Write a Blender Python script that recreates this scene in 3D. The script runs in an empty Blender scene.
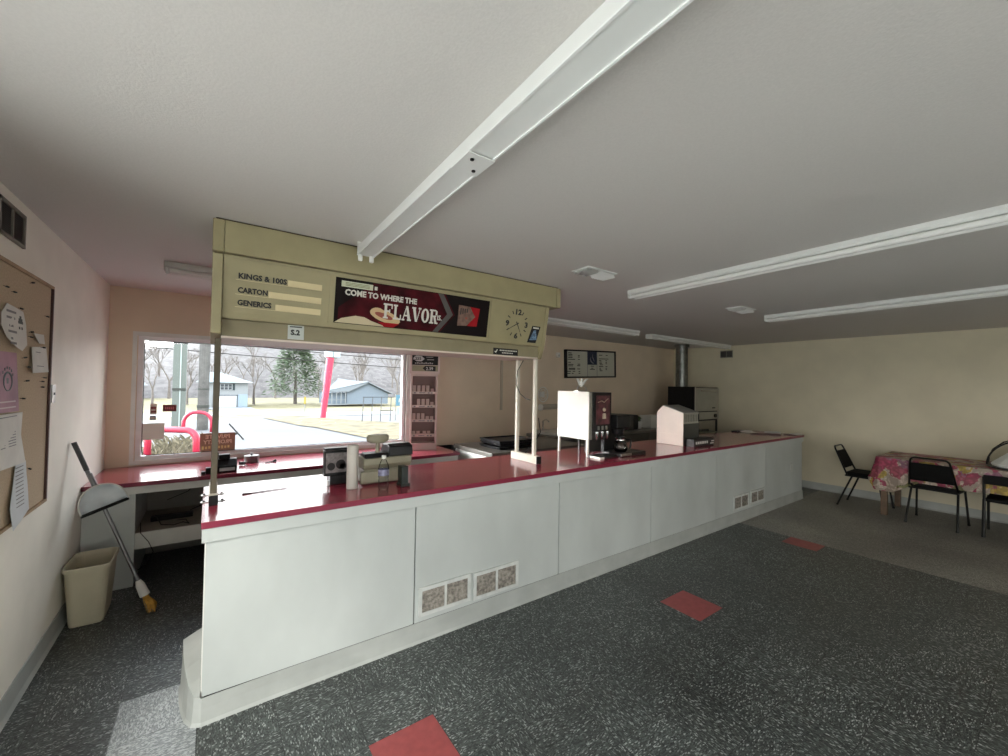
import bpy, bmesh, math, random
from mathutils import Vector, Matrix
random.seed(4)
S = bpy.context.scene
COL = S.collection
R = math.radians
# ---------------------------------------------------------------- camera
cd = bpy.data.cameras.new('camera'); cam = bpy.data.objects.new('camera', cd); COL.objects.link(cam)
cd.sensor_width = 36; cd.lens = 409.2193 / 1008 * 36; cd.clip_end = 1000; cd.clip_start = .05
FW = (0.581507, 0.813335, 0.018305); RT = (0.813168, -0.581775, 0.017225); UP = (-0.024658, -0.004869, 0.999684)
cam.matrix_world = Matrix(((RT[0], UP[0], -FW[0], 0), (RT[1], UP[1], -FW[1], 0), (RT[2], UP[2], -FW[2], 1.57), (0, 0, 0, 1)))
S.camera = cam
# ---------------------------------------------------------------- world, sun, exposure
w = bpy.data.worlds.new('sky'); S.world = w; w.use_nodes = True
nt = w.node_tree; nt.nodes.clear()
out = nt.nodes.new('ShaderNodeOutputWorld'); bg = nt.nodes.new('ShaderNodeBackground')
tc = nt.nodes.new('ShaderNodeTexCoord'); sx = nt.nodes.new('ShaderNodeSeparateXYZ'); rp = nt.nodes.new('ShaderNodeValToRGB')
nt.links.new(tc.outputs['Generated'], sx.inputs[0]); nt.links.new(sx.outputs['Z'], rp.inputs[0])
rp.color_ramp.elements[0].position = 0; rp.color_ramp.elements[0].color = (1, .975, .94, 1)
rp.color_ramp.elements[1].position = .6; rp.color_ramp.elements[1].color = (.84, .93, 1, 1)
nt.links.new(rp.outputs[0], bg.inputs['Color']); nt.links.new(bg.outputs[0], out.inputs[0])
# sky glow added back-left, out of view, to brighten the left-facing sides
dp_ = nt.nodes.new('ShaderNodeVectorMath'); dp_.operation = 'DOT_PRODUCT'; dp_.inputs[1].default_value = Vector((-.70, .68, .20)).normalized()
nt.links.new(tc.outputs['Generated'], dp_.inputs[0])
mxx = nt.nodes.new('ShaderNodeMath'); mxx.operation = 'MAXIMUM'; mxx.inputs[1].default_value = 0; nt.links.new(dp_.outputs['Value'], mxx.inputs[0])
pw = nt.nodes.new('ShaderNodeMath'); pw.operation = 'POWER'; pw.inputs[1].default_value = 16; nt.links.new(mxx.outputs[0], pw.inputs[0])
ma = nt.nodes.new('ShaderNodeMath'); ma.operation = 'MULTIPLY_ADD'; ma.inputs[1].default_value = 66.0; ma.inputs[2].default_value = 6.2
nt.links.new(pw.outputs[0], ma.inputs[0]); nt.links.new(ma.outputs[0], bg.inputs['Strength'])
sl = bpy.data.lights.new('sun', 'SUN'); so = bpy.data.objects.new('sun', sl); COL.objects.link(so)
sl.energy = 2.5; sl.angle = R(12); sl.color = (1, .96, .9)
so.rotation_euler = (Vector((.55, .75, -.62))).to_track_quat('-Z', 'Y').to_euler()
def portal(name, loc, rot, sx_, sy_):
    l = bpy.data.lights.new(name, 'AREA'); l.shape = 'RECTANGLE'; l.size = sx_; l.size_y = sy_; l.cycles.is_portal = True
    o = bpy.data.objects.new(name, l); COL.objects.link(o); o.location = loc; o.rotation_euler = rot
portal('portal_back_window', (.72, 5.04, 1.4), (R(-90), 0, 0), 2.55, 1.14)
portal('portal_left_window', (-.86, -.28, 1.17), (0, R(-90), 0), 2.05, 4.25)
portal('portal_front_window', (2.1, -3.12, 1.12), (R(90), 0, 0), 2.2, 1.95)
S.view_settings.view_transform = 'Standard'; S.view_settings.look = 'None'
S.view_settings.exposure = -0.24; S.view_settings.gamma = 1; S.view_settings.use_curve_mapping = False
S.cycles.max_bounces = 10; S.cycles.diffuse_bounces = 6; S.cycles.transparent_max_bounces = 12
S.cycles.sample_clamp_indirect = 6

# ---------------------------------------------------------------- materials
MT = {}
def mat(name, col, rough=.6, metal=0, var=0, scale=8, bump=0, coat=0, ior=1.5, spec=None, emis=None, stretch=None, col2=None):
    if name in MT: return MT[name]
    m = bpy.data.materials.new(name); m.use_nodes = True; t = m.node_tree; b = t.nodes['Principled BSDF']
    b.inputs['Roughness'].default_value = rough; b.inputs['Metallic'].default_value = metal; b.inputs['IOR'].default_value = ior
    b.inputs['Coat Weight'].default_value = coat; b.inputs['Coat Roughness'].default_value = .08
    tcn = t.nodes.new('ShaderNodeTexCoord'); mp = t.nodes.new('ShaderNodeMapping'); t.links.new(tcn.outputs['Object'], mp.inputs[0])
    if stretch: mp.inputs['Scale'].default_value = stretch
    n = t.nodes.new('ShaderNodeTexNoise'); n.inputs['Scale'].default_value = scale; n.inputs['Detail'].default_value = 5
    t.links.new(mp.outputs[0], n.inputs['Vector'])
    mx = t.nodes.new('ShaderNodeMix'); mx.data_type = 'RGBA'
    c2 = col2 or tuple(max(0, c * (1 - var)) for c in col)
    if col2 is None: c1 = tuple(min(1, c * (1 + var * .5)) for c in col)
    else: c1 = col
    mx.inputs['A'].default_value = (*c1, 1); mx.inputs['B'].default_value = (*c2, 1)
    r = t.nodes.new('ShaderNodeValToRGB'); r.color_ramp.elements[0].position = .35; r.color_ramp.elements[1].position = .65
    t.links.new(n.outputs['Fac'], r.inputs[0]); t.links.new(r.outputs[0], mx.inputs['Factor'])
    t.links.new(mx.outputs['Result'], b.inputs['Base Color'])
    if bump:
        bn = t.nodes.new('ShaderNodeBump'); bn.inputs['Strength'].default_value = bump; bn.inputs['Distance'].default_value = .01
        t.links.new(n.outputs['Fac'], bn.inputs['Height']); t.links.new(bn.outputs[0], b.inputs['Normal'])
    if emis: b.inputs['Emission Color'].default_value = (*emis[0], 1); b.inputs['Emission Strength'].default_value = emis[1]
    MT[name] = m; return m
def dull(m, v=.12):
    m.node_tree.nodes['Principled BSDF'].inputs['Specular IOR Level'].default_value = v; return m
def glass(name, tint, gloss=.08, rough=.0):
    if name in MT: return MT[name]
    m = bpy.data.materials.new(name); m.use_nodes = True; t = m.node_tree; t.nodes.clear()
    o = t.nodes.new('ShaderNodeOutputMaterial'); tr = t.nodes.new('ShaderNodeBsdfTransparent'); gl = t.nodes.new('ShaderNodeBsdfGlossy')
    tr.inputs[0].default_value = (*tint, 1); gl.inputs['Roughness'].default_value = rough
    lw = t.nodes.new('ShaderNodeLayerWeight'); lw.inputs[0].default_value = gloss
    mx = t.nodes.new('ShaderNodeMixShader'); t.links.new(lw.outputs['Fresnel'], mx.inputs[0])
    t.links.new(tr.outputs[0], mx.inputs[1]); t.links.new(gl.outputs[0], mx.inputs[2]); t.links.new(mx.outputs[0], o.inputs[0])
    MT[name] = m; return m
def terrazzo(name, dark, mid, light, fl=.85, seam=True, rough=.33):
    m = bpy.data.materials.new(name); m.use_nodes = True; t = m.node_tree; b = t.nodes['Principled BSDF']
    b.inputs['Roughness'].default_value = rough
    tcn = t.nodes.new('ShaderNodeTexCoord')
    def chips(sc):
        mp = t.nodes.new('ShaderNodeMapping'); mp.inputs['Scale'].default_value = sc; t.links.new(tcn.outputs['Object'], mp.inputs[0])
        nz = t.nodes.new('ShaderNodeTexNoise'); nz.inputs['Scale'].default_value = .5; t.links.new(mp.outputs[0], nz.inputs['Vector'])
        ad = t.nodes.new('ShaderNodeMix'); ad.data_type = 'VECTOR'; ad.inputs['Factor'].default_value = .35
        t.links.new(mp.outputs[0], ad.inputs['A']); t.links.new(nz.outputs['Color'], ad.inputs['B'])
        v = t.nodes.new('ShaderNodeTexVoronoi'); v.inputs['Scale'].default_value = 1; t.links.new(mp.outputs[0], v.inputs['Vector'])
        return v.outputs['Color']
    a = chips((230, 95, 90)); c = chips((95, 230, 90))
    ck = t.nodes.new('ShaderNodeTexChecker'); ck.inputs['Scale'].default_value = 1 / .3045
    ck.inputs['Color1'].default_value = (1, 1, 1, 1); ck.inputs['Color2'].default_value = (0, 0, 0, 1)
    mpc = t.nodes.new('ShaderNodeMapping'); mpc.inputs['Location'].default_value = (-.594, -1.485, .1)
    t.links.new(tcn.outputs['Object'], mpc.inputs[0]); t.links.new(mpc.outputs[0], ck.inputs['Vector'])
    mx = t.nodes.new('ShaderNodeMix'); mx.data_type = 'RGBA'; t.links.new(ck.outputs['Fac'], mx.inputs['Factor'])
    t.links.new(a, mx.inputs['A']); t.links.new(c, mx.inputs['B'])
    sp = t.nodes.new('ShaderNodeSeparateColor'); t.links.new(mx.outputs['Result'], sp.inputs[0])
    r = t.nodes.new('ShaderNodeValToRGB'); e = r.color_ramp.elements
    e[0].position = 0; e[0].color = (*dark, 1); e[1].position = 1; e[1].color = (*light, 1)
    x = e.new(.55); x.color = (*mid, 1); x = e.new(fl); x.color = (*[q * 1.6 for q in mid], 1)
    t.links.new(sp.outputs[0], r.inputs[0])
    # large scale wear
    n = t.nodes.new('ShaderNodeTexNoise'); n.inputs['Scale'].default_value = 1.3; n.inputs['Detail'].default_value = 6
    t.links.new(tcn.outputs['Object'], n.inputs['Vector'])
    r2 = t.nodes.new('ShaderNodeValToRGB'); r2.color_ramp.elements[0].position = .3; r2.color_ramp.elements[0].color = (.72, .72, .72, 1)
    r2.color_ramp.elements[1].position = .7; r2.color_ramp.elements[1].color = (1.25, 1.25, 1.25, 1)
    t.links.new(n.outputs['Fac'], r2.inputs[0])
    m2 = t.nodes.new('ShaderNodeMix'); m2.data_type = 'RGBA'; m2.blend_type = 'MULTIPLY'; m2.inputs['Factor'].default_value = 1
    t.links.new(r.outputs[0], m2.inputs['A']); t.links.new(r2.outputs[0], m2.inputs['B'])
    res = m2.outputs['Result']
    if seam:
        br = t.nodes.new('ShaderNodeTexBrick'); br.offset = 0; br.inputs['Scale'].default_value = 1
        br.inputs['Brick Width'].default_value = .3045; br.inputs['Row Height'].default_value = .3045; br.inputs['Mortar Size'].default_value = .0016
        br.inputs['Color1'].default_value = (1, 1, 1, 1); br.inputs['Color2'].default_value = (.82, .82, .82, 1); br.inputs['Mortar'].default_value = (.35, .35, .35, 1)
        t.links.new(mpc.outputs[0], br.inputs['Vector'])
        m3 = t.nodes.new('ShaderNodeMix'); m3.data_type = 'RGBA'; m3.blend_type = 'MULTIPLY'; m3.inputs['Factor'].default_value = 1
        t.links.new(res, m3.inputs['A']); t.links.new(br.outputs['Color'], m3.inputs['B']); res = m3.outputs['Result']
    t.links.new(res, b.inputs['Base Color'])
    # uneven wax gloss
    rr = t.nodes.new('ShaderNodeMapRange'); rr.inputs['To Min'].default_value = rough - .08; rr.inputs['To Max'].default_value = rough + .2
    t.links.new(n.outputs['Fac'], rr.inputs['Value']); t.links.new(rr.outputs[0], b.inputs['Roughness'])
    return m
def floral():
    m = bpy.data.materials.new('floral_cloth'); m.use_nodes = True; t = m.node_tree; b = t.nodes['Principled BSDF']; b.inputs['Roughness'].default_value = .55
    tcn = t.nodes.new('ShaderNodeTexCoord')
    v = t.nodes.new('ShaderNodeTexVoronoi'); v.inputs['Scale'].default_value = 13; v.inputs['Randomness'].default_value = .9
    n = t.nodes.new('ShaderNodeTexNoise'); n.inputs['Scale'].default_value = 9; n.inputs['Detail'].default_value = 4
    mv = t.nodes.new('ShaderNodeMix'); mv.data_type = 'VECTOR'; mv.inputs['Factor'].default_value = .18
    t.links.new(tcn.outputs['Object'], mv.inputs['A']); t.links.new(n.outputs['Color'], mv.inputs['B']); t.links.new(tcn.outputs['Object'], n.inputs['Vector'])
    t.links.new(mv.outputs['Result'], v.inputs['Vector'])
    sp = t.nodes.new('ShaderNodeSeparateColor'); t.links.new(v.outputs['Color'], sp.inputs[0])
    r = t.nodes.new('ShaderNodeValToRGB'); r.color_ramp.interpolation = 'CONSTANT'; e = r.color_ramp.elements
    e[0].position = 0; e[0].color = (.38, .05, .11, 1); e[1].position = .20; e[1].color = (.50, .44, .36, 1)
    for p, c in ((.45, (.42, .32, .06)), (.58, (.38, .09, .13)), (.72, (.18, .19, .07)), (.80, (.50, .43, .35)), (.94, (.33, .15, .22))):
        x = e.new(p); x.color = (*c, 1)
    t.links.new(sp.outputs[0], r.inputs[0])
    v2 = t.nodes.new('ShaderNodeTexVoronoi'); v2.inputs['Scale'].default_value = 26; t.links.new(mv.outputs['Result'], v2.inputs['Vector'])
    r3 = t.nodes.new('ShaderNodeValToRGB'); r3.color_ramp.elements[0].position = .2; r3.color_ramp.elements[0].color = (1.2, 1.1, 1.1, 1); r3.color_ramp.elements[1].position = .6; r3.color_ramp.elements[1].color = (.65, .6, .6, 1)
    t.links.new(v2.outputs['Distance'], r3.inputs[0])
    mm = t.nodes.new('ShaderNodeMix'); mm.data_type = 'RGBA'; mm.blend_type = 'MULTIPLY'; mm.inputs['Factor'].default_value = 1
    t.links.new(r.outputs[0], mm.inputs['A']); t.links.new(r3.outputs[0], mm.inputs['B']); t.links.new(mm.outputs['Result'], b.inputs['Base Color'])
    return m

# ---------------------------------------------------------------- mesh builder
class B:
    def __init__(s): s.b = bmesh.new(); s.mi = 0
    def face(s, vs):
        try: f = s.b.faces.new(vs); f.material_index = s.mi; return f
        except ValueError: return None
    def box(s, x0, y0, z0, x1, y1, z1):
        v = [s.b.verts.new((x, y, z)) for z in (z0, z1) for y in (y0, y1) for x in (x0, x1)]
        for q in ((0, 2, 3, 1), (4, 5, 7, 6), (0, 1, 5, 4), (2, 6, 7, 3), (0, 4, 6, 2), (1, 3, 7, 5)): s.face([v[i] for i in q])
        return s
    def quad(s, *p): s.face([s.b.verts.new(q) for q in p]); return s
    def prism(s, pts, axis, a, b_):
        """pts: 2-D outline in the two other axes (in xyz order), extruded along axis from a to b_"""
        def mk(p, c):
            return {'x': (c, p[0], p[1]), 'y': (p[0], c, p[1]), 'z': (p[0], p[1], c)}[axis]
        A = [s.b.verts.new(mk(p, a)) for p in pts]; C = [s.b.verts.new(mk(p, b_)) for p in pts]
        s.face(A[::-1]); s.face(C)
        n = len(pts)
        for i in range(n): s.face([A[i], A[(i + 1) % n], C[(i + 1) % n], C[i]])
        return s
    def tube(s, pts, r, n=8, cap=True, closed=False):
        pts = [Vector(p) for p in pts]; rings = []
        rs = r if isinstance(r, (list, tuple)) else [r] * len(pts)
        ref = None
        for i, p in enumerate(pts):
            if closed: d = pts[(i + 1) % len(pts)] - pts[i - 1]
            else: d = pts[min(i + 1, len(pts) - 1)] - pts[max(i - 1, 0)]
            d.normalize()
            if ref is None: ref = d.orthogonal().normalized()
            ref = (ref - d * ref.dot(d)).normalized(); q = d.cross(ref)
            rings.append([s.b.verts.new(p + (ref * math.cos(2 * math.pi * k / n) + q * math.sin(2 * math.pi * k / n)) * rs[i]) for k in range(n)])
        m = len(rings)
        for i in range(m if closed else m - 1):
            a, c = rings[i], rings[(i + 1) % m]
            for k in range(n): s.face([a[k], a[(k + 1) % n], c[(k + 1) % n], c[k]])
        if cap and not closed: s.face(rings[0][::-1]); s.face(rings[-1])
        return s
    def lathe(s, prof, c=(0, 0, 0), n=24, sx=1, sy=1):
        rings = []
        for r, z in prof:
            rings.append([s.b.verts.new((c[0] + max(r, 1e-4) * sx * math.cos(2 * math.pi * k / n), c[1] + max(r, 1e-4) * sy * math.sin(2 * math.pi * k / n), c[2] + z)) for k in range(n)])
        for a, b_ in zip(rings, rings[1:]):
            for k in range(n): s.face([a[k], a[(k + 1) % n], b_[(k + 1) % n], b_[k]])
        return s
    def ball(s, c, rx, ry, rz, n=10):
        return s.lathe([(math.sin(math.pi * i / n), 0) for i in range(0)] or [(math.sin(math.pi * i / n), -math.cos(math.pi * i / n) * rz / 1) for i in range(n + 1)], c, n=14, sx=rx, sy=ry)
    def grid(s, fn, nu, nv, flip=False):
        v = [[s.b.verts.new(fn(i / nu, j / nv)) for j in range(nv + 1)] for i in range(nu + 1)]
        for i in range(nu):
            for j in range(nv):
                q = [v[i][j], v[i + 1][j], v[i + 1][j + 1], v[i][j + 1]]
                s.face(q[::-1] if flip else q)
        return s
    def xf(s, M):
        s.b.transform(M); return s
def origin_of(p):
    o = Vector((0, 0, 0))
    while p is not None: o += p.location; p = p.parent
    return o
def obj(name, b, m, parent=None, world=True, bev=0, smooth=False, sub=0, label=None, solid=0):
    me = bpy.data.meshes.new(name)
    bmesh.ops.recalc_face_normals(b.b, faces=b.b.faces) if not solid else None
    if parent is not None and world: b.b.transform(Matrix.Translation(-origin_of(parent)))
    b.b.to_mesh(me); b.b.free()
    for x in (m if isinstance(m, (list, tuple)) else [m]): me.materials.append(x)
    o = bpy.data.objects.new(name, me); COL.objects.link(o)
    if parent is not None: o.parent = parent
    if smooth:
        for p in me.polygons: p.use_smooth = True
    if bev:
        md = o.modifiers.new('bevel', 'BEVEL'); md.width = bev; md.segments = 2; md.limit_method = 'ANGLE'; md.angle_limit = R(40); md.harden_normals = False
    if solid: md = o.modifiers.new('solid', 'SOLIDIFY'); md.thickness = solid
    if sub: md = o.modifiers.new('sub', 'SUBSURF'); md.levels = sub; md.render_levels = sub
    if label: o['label'] = label
    return o
def thing(name, label, cat, loc=(0, 0, 0), rotz=0, group=None):
    o = bpy.data.objects.new(name, None); COL.objects.link(o); o.empty_display_size = .1
    o.location = loc; o.rotation_euler = (0, 0, rotz); o['label'] = label; o['category'] = cat
    if group: o['group'] = group
    return o
def tag(o, label, cat, group=None, kind=None):
    o['label'] = label; o['category'] = cat
    if group: o['group'] = group
    if kind: o['kind'] = kind
    # give one-mesh things an origin at their base
    if o.type == 'MESH' and o.parent is None and o.location.length < 1e-6:
        vs = o.data.vertices
        xs = [v.co.x for v in vs]; ys = [v.co.y for v in vs]; zs = [v.co.z for v in vs]
        c = Vector(((min(xs) + max(xs)) / 2, (min(ys) + max(ys)) / 2, min(zs)))
        o.data.transform(Matrix.Translation(-c)); o.location = c
    return o
def struct(name, b, m, parent=None, **k):
    o = obj(name, b, m, parent, **k)
    if parent is None: o['kind'] = 'structure'
    return o
def dup(root, loc, rotz=0, label=None, scale=None):
    r = root.copy(); COL.objects.link(r); r.location = loc; r.rotation_euler = (0, 0, rotz)
    if scale: r.scale = scale
    if label: r['label'] = label
    for ch in list(root.children):
        c = ch.copy(); COL.objects.link(c); c.parent = r
        for g in ch.children:
            d = g.copy(); COL.objects.link(d); d.parent = c
    return r
def text(b, body, size, M, ext=.0008, align='LEFT', sxs=1.0, bold=0):
    cu = bpy.data.curves.new('t', 'FONT'); cu.body = body; cu.size = size; cu.extrude = ext; cu.align_x = align; cu.offset = bold; cu.resolution_u = 2
    o = bpy.data.objects.new('t', cu); COL.objects.link(o); bpy.context.view_layer.update()
    me = bpy.data.meshes.new_from_object(o.evaluated_get(bpy.context.evaluated_depsgraph_get()))
    me.transform(Matrix.Diagonal((sxs, 1, 1, 1))); me.transform(M)
    n0 = len(b.b.faces); b.b.from_mesh(me); b.b.faces.ensure_lookup_table()
    for f in b.b.faces[n0:]: f.material_index = b.mi
    bpy.data.objects.remove(o); bpy.data.meshes.remove(me); bpy.data.curves.remove(cu)
    return b
def frame_y(x, y, z, tilt=0, roll=0, flip=False):
    """text plane facing -Y (towards the room), x to the right, z up; tilt leans the top towards the viewer"""
    M = Matrix(((1, 0, 0, 0), (0, 0, -1, 0), (0, 1, 0, 0), (0, 0, 0, 1)))
    if flip: M = M @ Matrix.Diagonal((-1, 1, 1, 1))
    return Matrix.Translation((x, y, z)) @ Matrix.Rotation(tilt, 4, 'X') @ M @ Matrix.Rotation(roll, 4, 'Z')
def frame_x(x, y, z, roll=0):
    """text plane facing +X, y... reading direction +Y"""
    M = Matrix(((0, 0, 1, 0), (1, 0, 0, 0), (0, 1, 0, 0), (0, 0, 0, 1)))
    return Matrix.Translation((x, y, z)) @ M @ Matrix.Rotation(roll, 4, 'Z')

XL, YB, XR, H, YF = -.74, 4.918, 7.896, 2.388, -3.0
# palette
m_ceil = mat('ceiling_paint', (.60, .575, .55), .9, var=.03, scale=140, bump=.10)
m_wall_l = mat('wall_paint_left', (.86, .825, .74), .6, var=.06, scale=3, bump=.05)
m_wall_b = mat('wall_paint_tan', (.72, .60, .46), .75, var=.05, scale=3)
m_wall_r = mat('wall_paint_beige', (.70, .645, .49), .8, var=.05, scale=3)
m_white = mat('white_paint', (.74, .74, .70), .45, var=.05, scale=10)
m_panel = mat('counter_panel_white', (.54, .575, .56), .38, var=.10, scale=2.5, stretch=(1, 1, .5))
m_base = mat('vinyl_cove_grey', (.42, .44, .42), .45, var=.1, scale=6)
m_redtop = mat('red_laminate', (.36, .03, .062), .25, var=.12, scale=30, coat=.6, ior=1.6)
m_rededge = mat('red_laminate_edge', (.22, .016, .045), .35, var=.08, scale=30)
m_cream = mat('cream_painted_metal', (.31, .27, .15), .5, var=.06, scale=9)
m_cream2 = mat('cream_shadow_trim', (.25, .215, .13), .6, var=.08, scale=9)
m_black = mat('black_plastic', (.012, .012, .013), .35, var=.2, scale=20)
dull(m_black, .25)
m_blackm = mat('black_matte', (.018, .017, .016), .75, var=.2, scale=20)
m_steel = mat('brushed_steel', (.55, .55, .54), .32, metal=1, var=.1, scale=30)
m_chrome = mat('chrome', (.75, .75, .75), .12, metal=1)
m_galv = mat('galvanised_pipe', (.22, .23, .22), .4, metal=1, var=.3, scale=15)
m_beige = mat('beige_plastic', (0.255, 0.238, 0.17), .5, var=.06, scale=12)
m_fixt = mat('fixture_enamel', (.74, .75, .73), .3, var=.02, scale=8)
m_tube = mat('lamp_tube_off', (.80, .80, .78), .15, var=.02, scale=5)
m_paper = mat('paper_white', (.72, .71, .67), .8, var=.06, scale=12)
m_print = mat('print_grey', (.25, .25, .26), .8)
m_ink = mat('black_ink', (.015, .015, .015), .6)
m_wood = mat('table_leg_wood', (.16, .10, .06), .5, var=.3, scale=14)
m_dark = mat('dark_interior', (.07, .065, .06), .8, var=.2, scale=8)

# ---------------------------------------------------------------- room shell
m_floor = terrazzo('dark_green_chip_tile', (.018, .021, .020), (.068, .078, .074), (.44, .47, .45))
m_floor_pale = terrazzo('pale_chip_tile', (.22, .24, .25), (.36, .385, .39), (.60, .63, .63))  # paler chip tile for a few tiles by the counter's left end
m_floor2 = terrazzo('grey_speckle_vinyl', (.17, .165, .148), (.235, .228, .205), (.33, .32, .29), seam=False, rough=.45)
m_redtile = mat('red_tile', (.34, .07, .07), .4, var=.12, scale=25)
b = B(); T = .3045
x0, y0 = .592, 1.485
xs = sorted({XL, XR, 5.1} | {round(x0 + T * k, 4) for k in range(-4, 24) if XL < x0 + T * k < XR})
ys = sorted({YF, YB, 2.36} | {round(y0 + T * k, 4) for k in range(-14, 12) if YF < y0 + T * k < YB})
reds = [(x0 + .02, y0 + .02), (x0 + 7 * T + .02, y0 + .02), (x0 + 14 * T + .01 - .22, y0 + .02)]
for i in range(len(xs) - 1):
    for j in range(len(ys) - 1):
        cx, cy = (xs[i] + xs[i + 1]) / 2, (ys[j] + ys[j + 1]) / 2
        b.mi = 0
        if cx > 5.1 and cy < 2.36: b.mi = 2
        elif y0 < cy < y0 + T and (x0 < cx < x0 + T or x0 + 7 * T < cx < x0 + 8 * T or x0 + 13.6 * T < cx < 5.1 and cx > x0 + 13.6 * T): b.mi = 1
        elif -.32 < cx < -.02 and 2.05 < cy < 2.72: b.mi = 3
        b.quad((xs[i], ys[j], 0), (xs[i + 1], ys[j], 0), (xs[i + 1], ys[j + 1], 0), (xs[i], ys[j + 1], 0))
b.mi = 0; b.box(XL - .15, YF - .15, -.12, XR + .15, YB + .15, -.002)
struct('floor', b, [m_floor, m_redtile, m_floor2, m_floor_pale])
struct('ceiling', B().box(XL - .15, YF - .15, H, XR + .15, YB + .15, H + .15), m_ceil)
def wall_open(name, axis, a0, a1, c0, c1, openings, m):
    """wall slab along axis from a0..a1, thickness c0..c1, one opening (lo, hi, zlo, zhi)"""
    b = B(); lo, hi, zl, zh = openings
    def bx(p, q, z, zz):
        if axis == 'x': b.box(p, c0, z, q, c1, zz)
        else: b.box(c0, p, z, c1, q, zz)
    bx(a0, lo, 0, H); bx(hi, a1, 0, H); bx(lo, hi, 0, zl); bx(lo, hi, zh, H)
    struct(name, b, m)
wall_open('wall_back', 'x', XL, XR, YB, YB + .15, (-.545, 2.0, .83, 1.97), m_wall_b)
wall_open('wall_left', 'y', YF - .15, YB + .15, XL - .15, XL, (-2.4, 1.84, .15, 2.2), m_wall_l)
wall_open('wall_front', 'x', XL, XR, YF - .15, YF, (1.0, 3.2, .15, 2.1), m_wall_l)
struct('wall_right', B().box(XR, YF - .15, 0, XR + .15, YB + .15, H), m_wall_r)
# windows
m_alu = mat('window_frame_aluminium', (.82, .82, .82), .4, var=.06, scale=10)
m_glass_b = glass('tinted_window_glass', (.97, .97, .97), .05)
m_glass = glass('clear_window_glass', (.94, .935, .92), .05)
def window(name, axis, c, lo, hi, zl, zh, gm, fw=.045, mull=()):
    b = B()
    def bx(p, q, z, zz, d=.03):
        if axis == 'x': b.box(p, c - d, z, q, c + d, zz)
        else: b.box(c - d, p, z, c + d, q, zz)
    bx(lo, lo + fw, zl + fw, zh - fw); bx(hi - fw, hi, zl + fw, zh - fw); bx(lo, hi, zl, zl + fw); bx(lo, hi, zh - fw, zh)
    for k in mull: bx(k - .03, k + .03, zl + fw, zh - fw)
    f = struct(name, b, m_alu)
    b = B()
    if axis == 'x': b.box(lo + fw, c - .003, zl + fw, hi - fw, c + .003, zh - fw)
    else: b.box(c - .003, lo + fw, zl + fw, c + .003, hi - fw, zh - fw)
    obj('window_pane', b, gm, f)
    return f
w1 = window('window_1', 'x', YB + .05, -.545, 2.0, .83, 1.97, m_glass_b, .04)
b = B()                                   # white trim round the opening
for q in ((-.58, .835, -.55, 1.965), (2.0, .835, 2.06, 1.965), (-.58, 1.965, 2.06, 2.0), (-.58, .80, 2.06, .835)):
    b.box(q[0], YB - .012, q[1], q[2], YB + .03, q[3])
obj('window_trim', b, m_white, w1)
b = B()                                   # dark rubber gasket with rounded corners
def rrect(x0, z0, x1, z1, r, y):
    P = []
    for (cx, cz, a) in ((x1 - r, z1 - r, 0), (x0 + r, z1 - r, 90), (x0 + r, z0 + r, 180), (x1 - r, z0 + r, 270)):
        for k in range(5): P.append((cx + r * math.cos(R(a + 22.5 * k)), y, cz + r * math.sin(R(a + 22.5 * k))))
    return P
b.tube(rrect(-.503, .872, 1.958, 1.928, .05, YB + .045), .004, 6, closed=True)
obj('window_gasket', b, m_black, w1)
window('window_2', 'y', XL - .075, -2.4, 1.84, .15, 2.2, m_glass, .05, (-1.0, .42))
window('window_3', 'x', YF - .075, 1.0, 3.2, .15, 2.1, m_glass, .05, (2.1,))
# baseboards
def base_strip(name, axis, c, sgn, a, b_, h=.11):
    bb = B(); prof = [(0, 0), (.022 * sgn, 0), (.010 * sgn, .02), (.006 * sgn, h), (0, h)]
    if axis == 'y': bb.prism([(c + p[0], p[1]) for p in prof], 'y', a, b_)
    else: bb.prism([(c + p[0], p[1]) for p in prof], 'x', a, b_)
    struct(name, bb, m_base)
base_strip('baseboard_left', 'y', XL, 1, 1.86, 4.14)
base_strip('baseboard_right', 'y', XR, -1, YF, 3.1)

# ---------------------------------------------------------------- service counter
YC = 2.34; TOPZ = .92
c = thing('service_counter', 'long white panelled service counter base standing under the red countertop in mid room', 'counter', (3.53, 2.7, 0))
seams = [-.005, 1.032, 2.22, 3.403, 4.602, 5.84, 7.06]
for k in range(6):
    a, d = seams[k] + .004, seams[k + 1] - .004
    amp = [0, .006, .007, .012, .017, .010][k]; ph = random.random() * 6
    def fn(u, v, a=a, d=d, amp=amp, ph=ph):
        e = math.sin(math.pi * u) ** .5 * math.sin(math.pi * v) ** .5 if 0 < u < 1 and 0 < v < 1 else 0
        return (a + (d - a) * u, YC + e * amp * (1.5 + math.sin(9 * u + ph) + .5 * math.sin(17 * u + 4 * v)) / 3, .118 + (.822 - .118) * v)
    bb = B(); bb.grid(fn, 36 if amp else 4, 12, True)
    bb.box(a, YC + .0005, .118, a + .004, YC + .018, .822).box(d - .004, YC + .0005, .118, d, YC + .018, .822)
    obj('front_panel', bb, m_panel, c, smooth=False)
obj('carcass', B().box(.01, YC + .02, .02, 7.05, YC + .05, .87).box(.01, YC + .05, .02, .03, 3.07, .87).box(7.03, YC + .05, .02, 7.05, 3.07, .87).box(.03, YC + .05, .40, 7.03, 3.0, .42).box(.03, YC+.05, .08, 7.03, 3.0, .10), m_dark, c)
obj('fascia_rail', B().box(-.018, YC - .014, .824, 7.068, YC + .02, .890), m_panel, c, bev=.002)
obj('end_panel', B().box(-.006, YC + .02, .0, .008, 3.08, .888), m_white, c); obj('end_panel', B().box(7.052, YC + .02, 0, 7.066, 3.08, .888), m_white, c)
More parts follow.
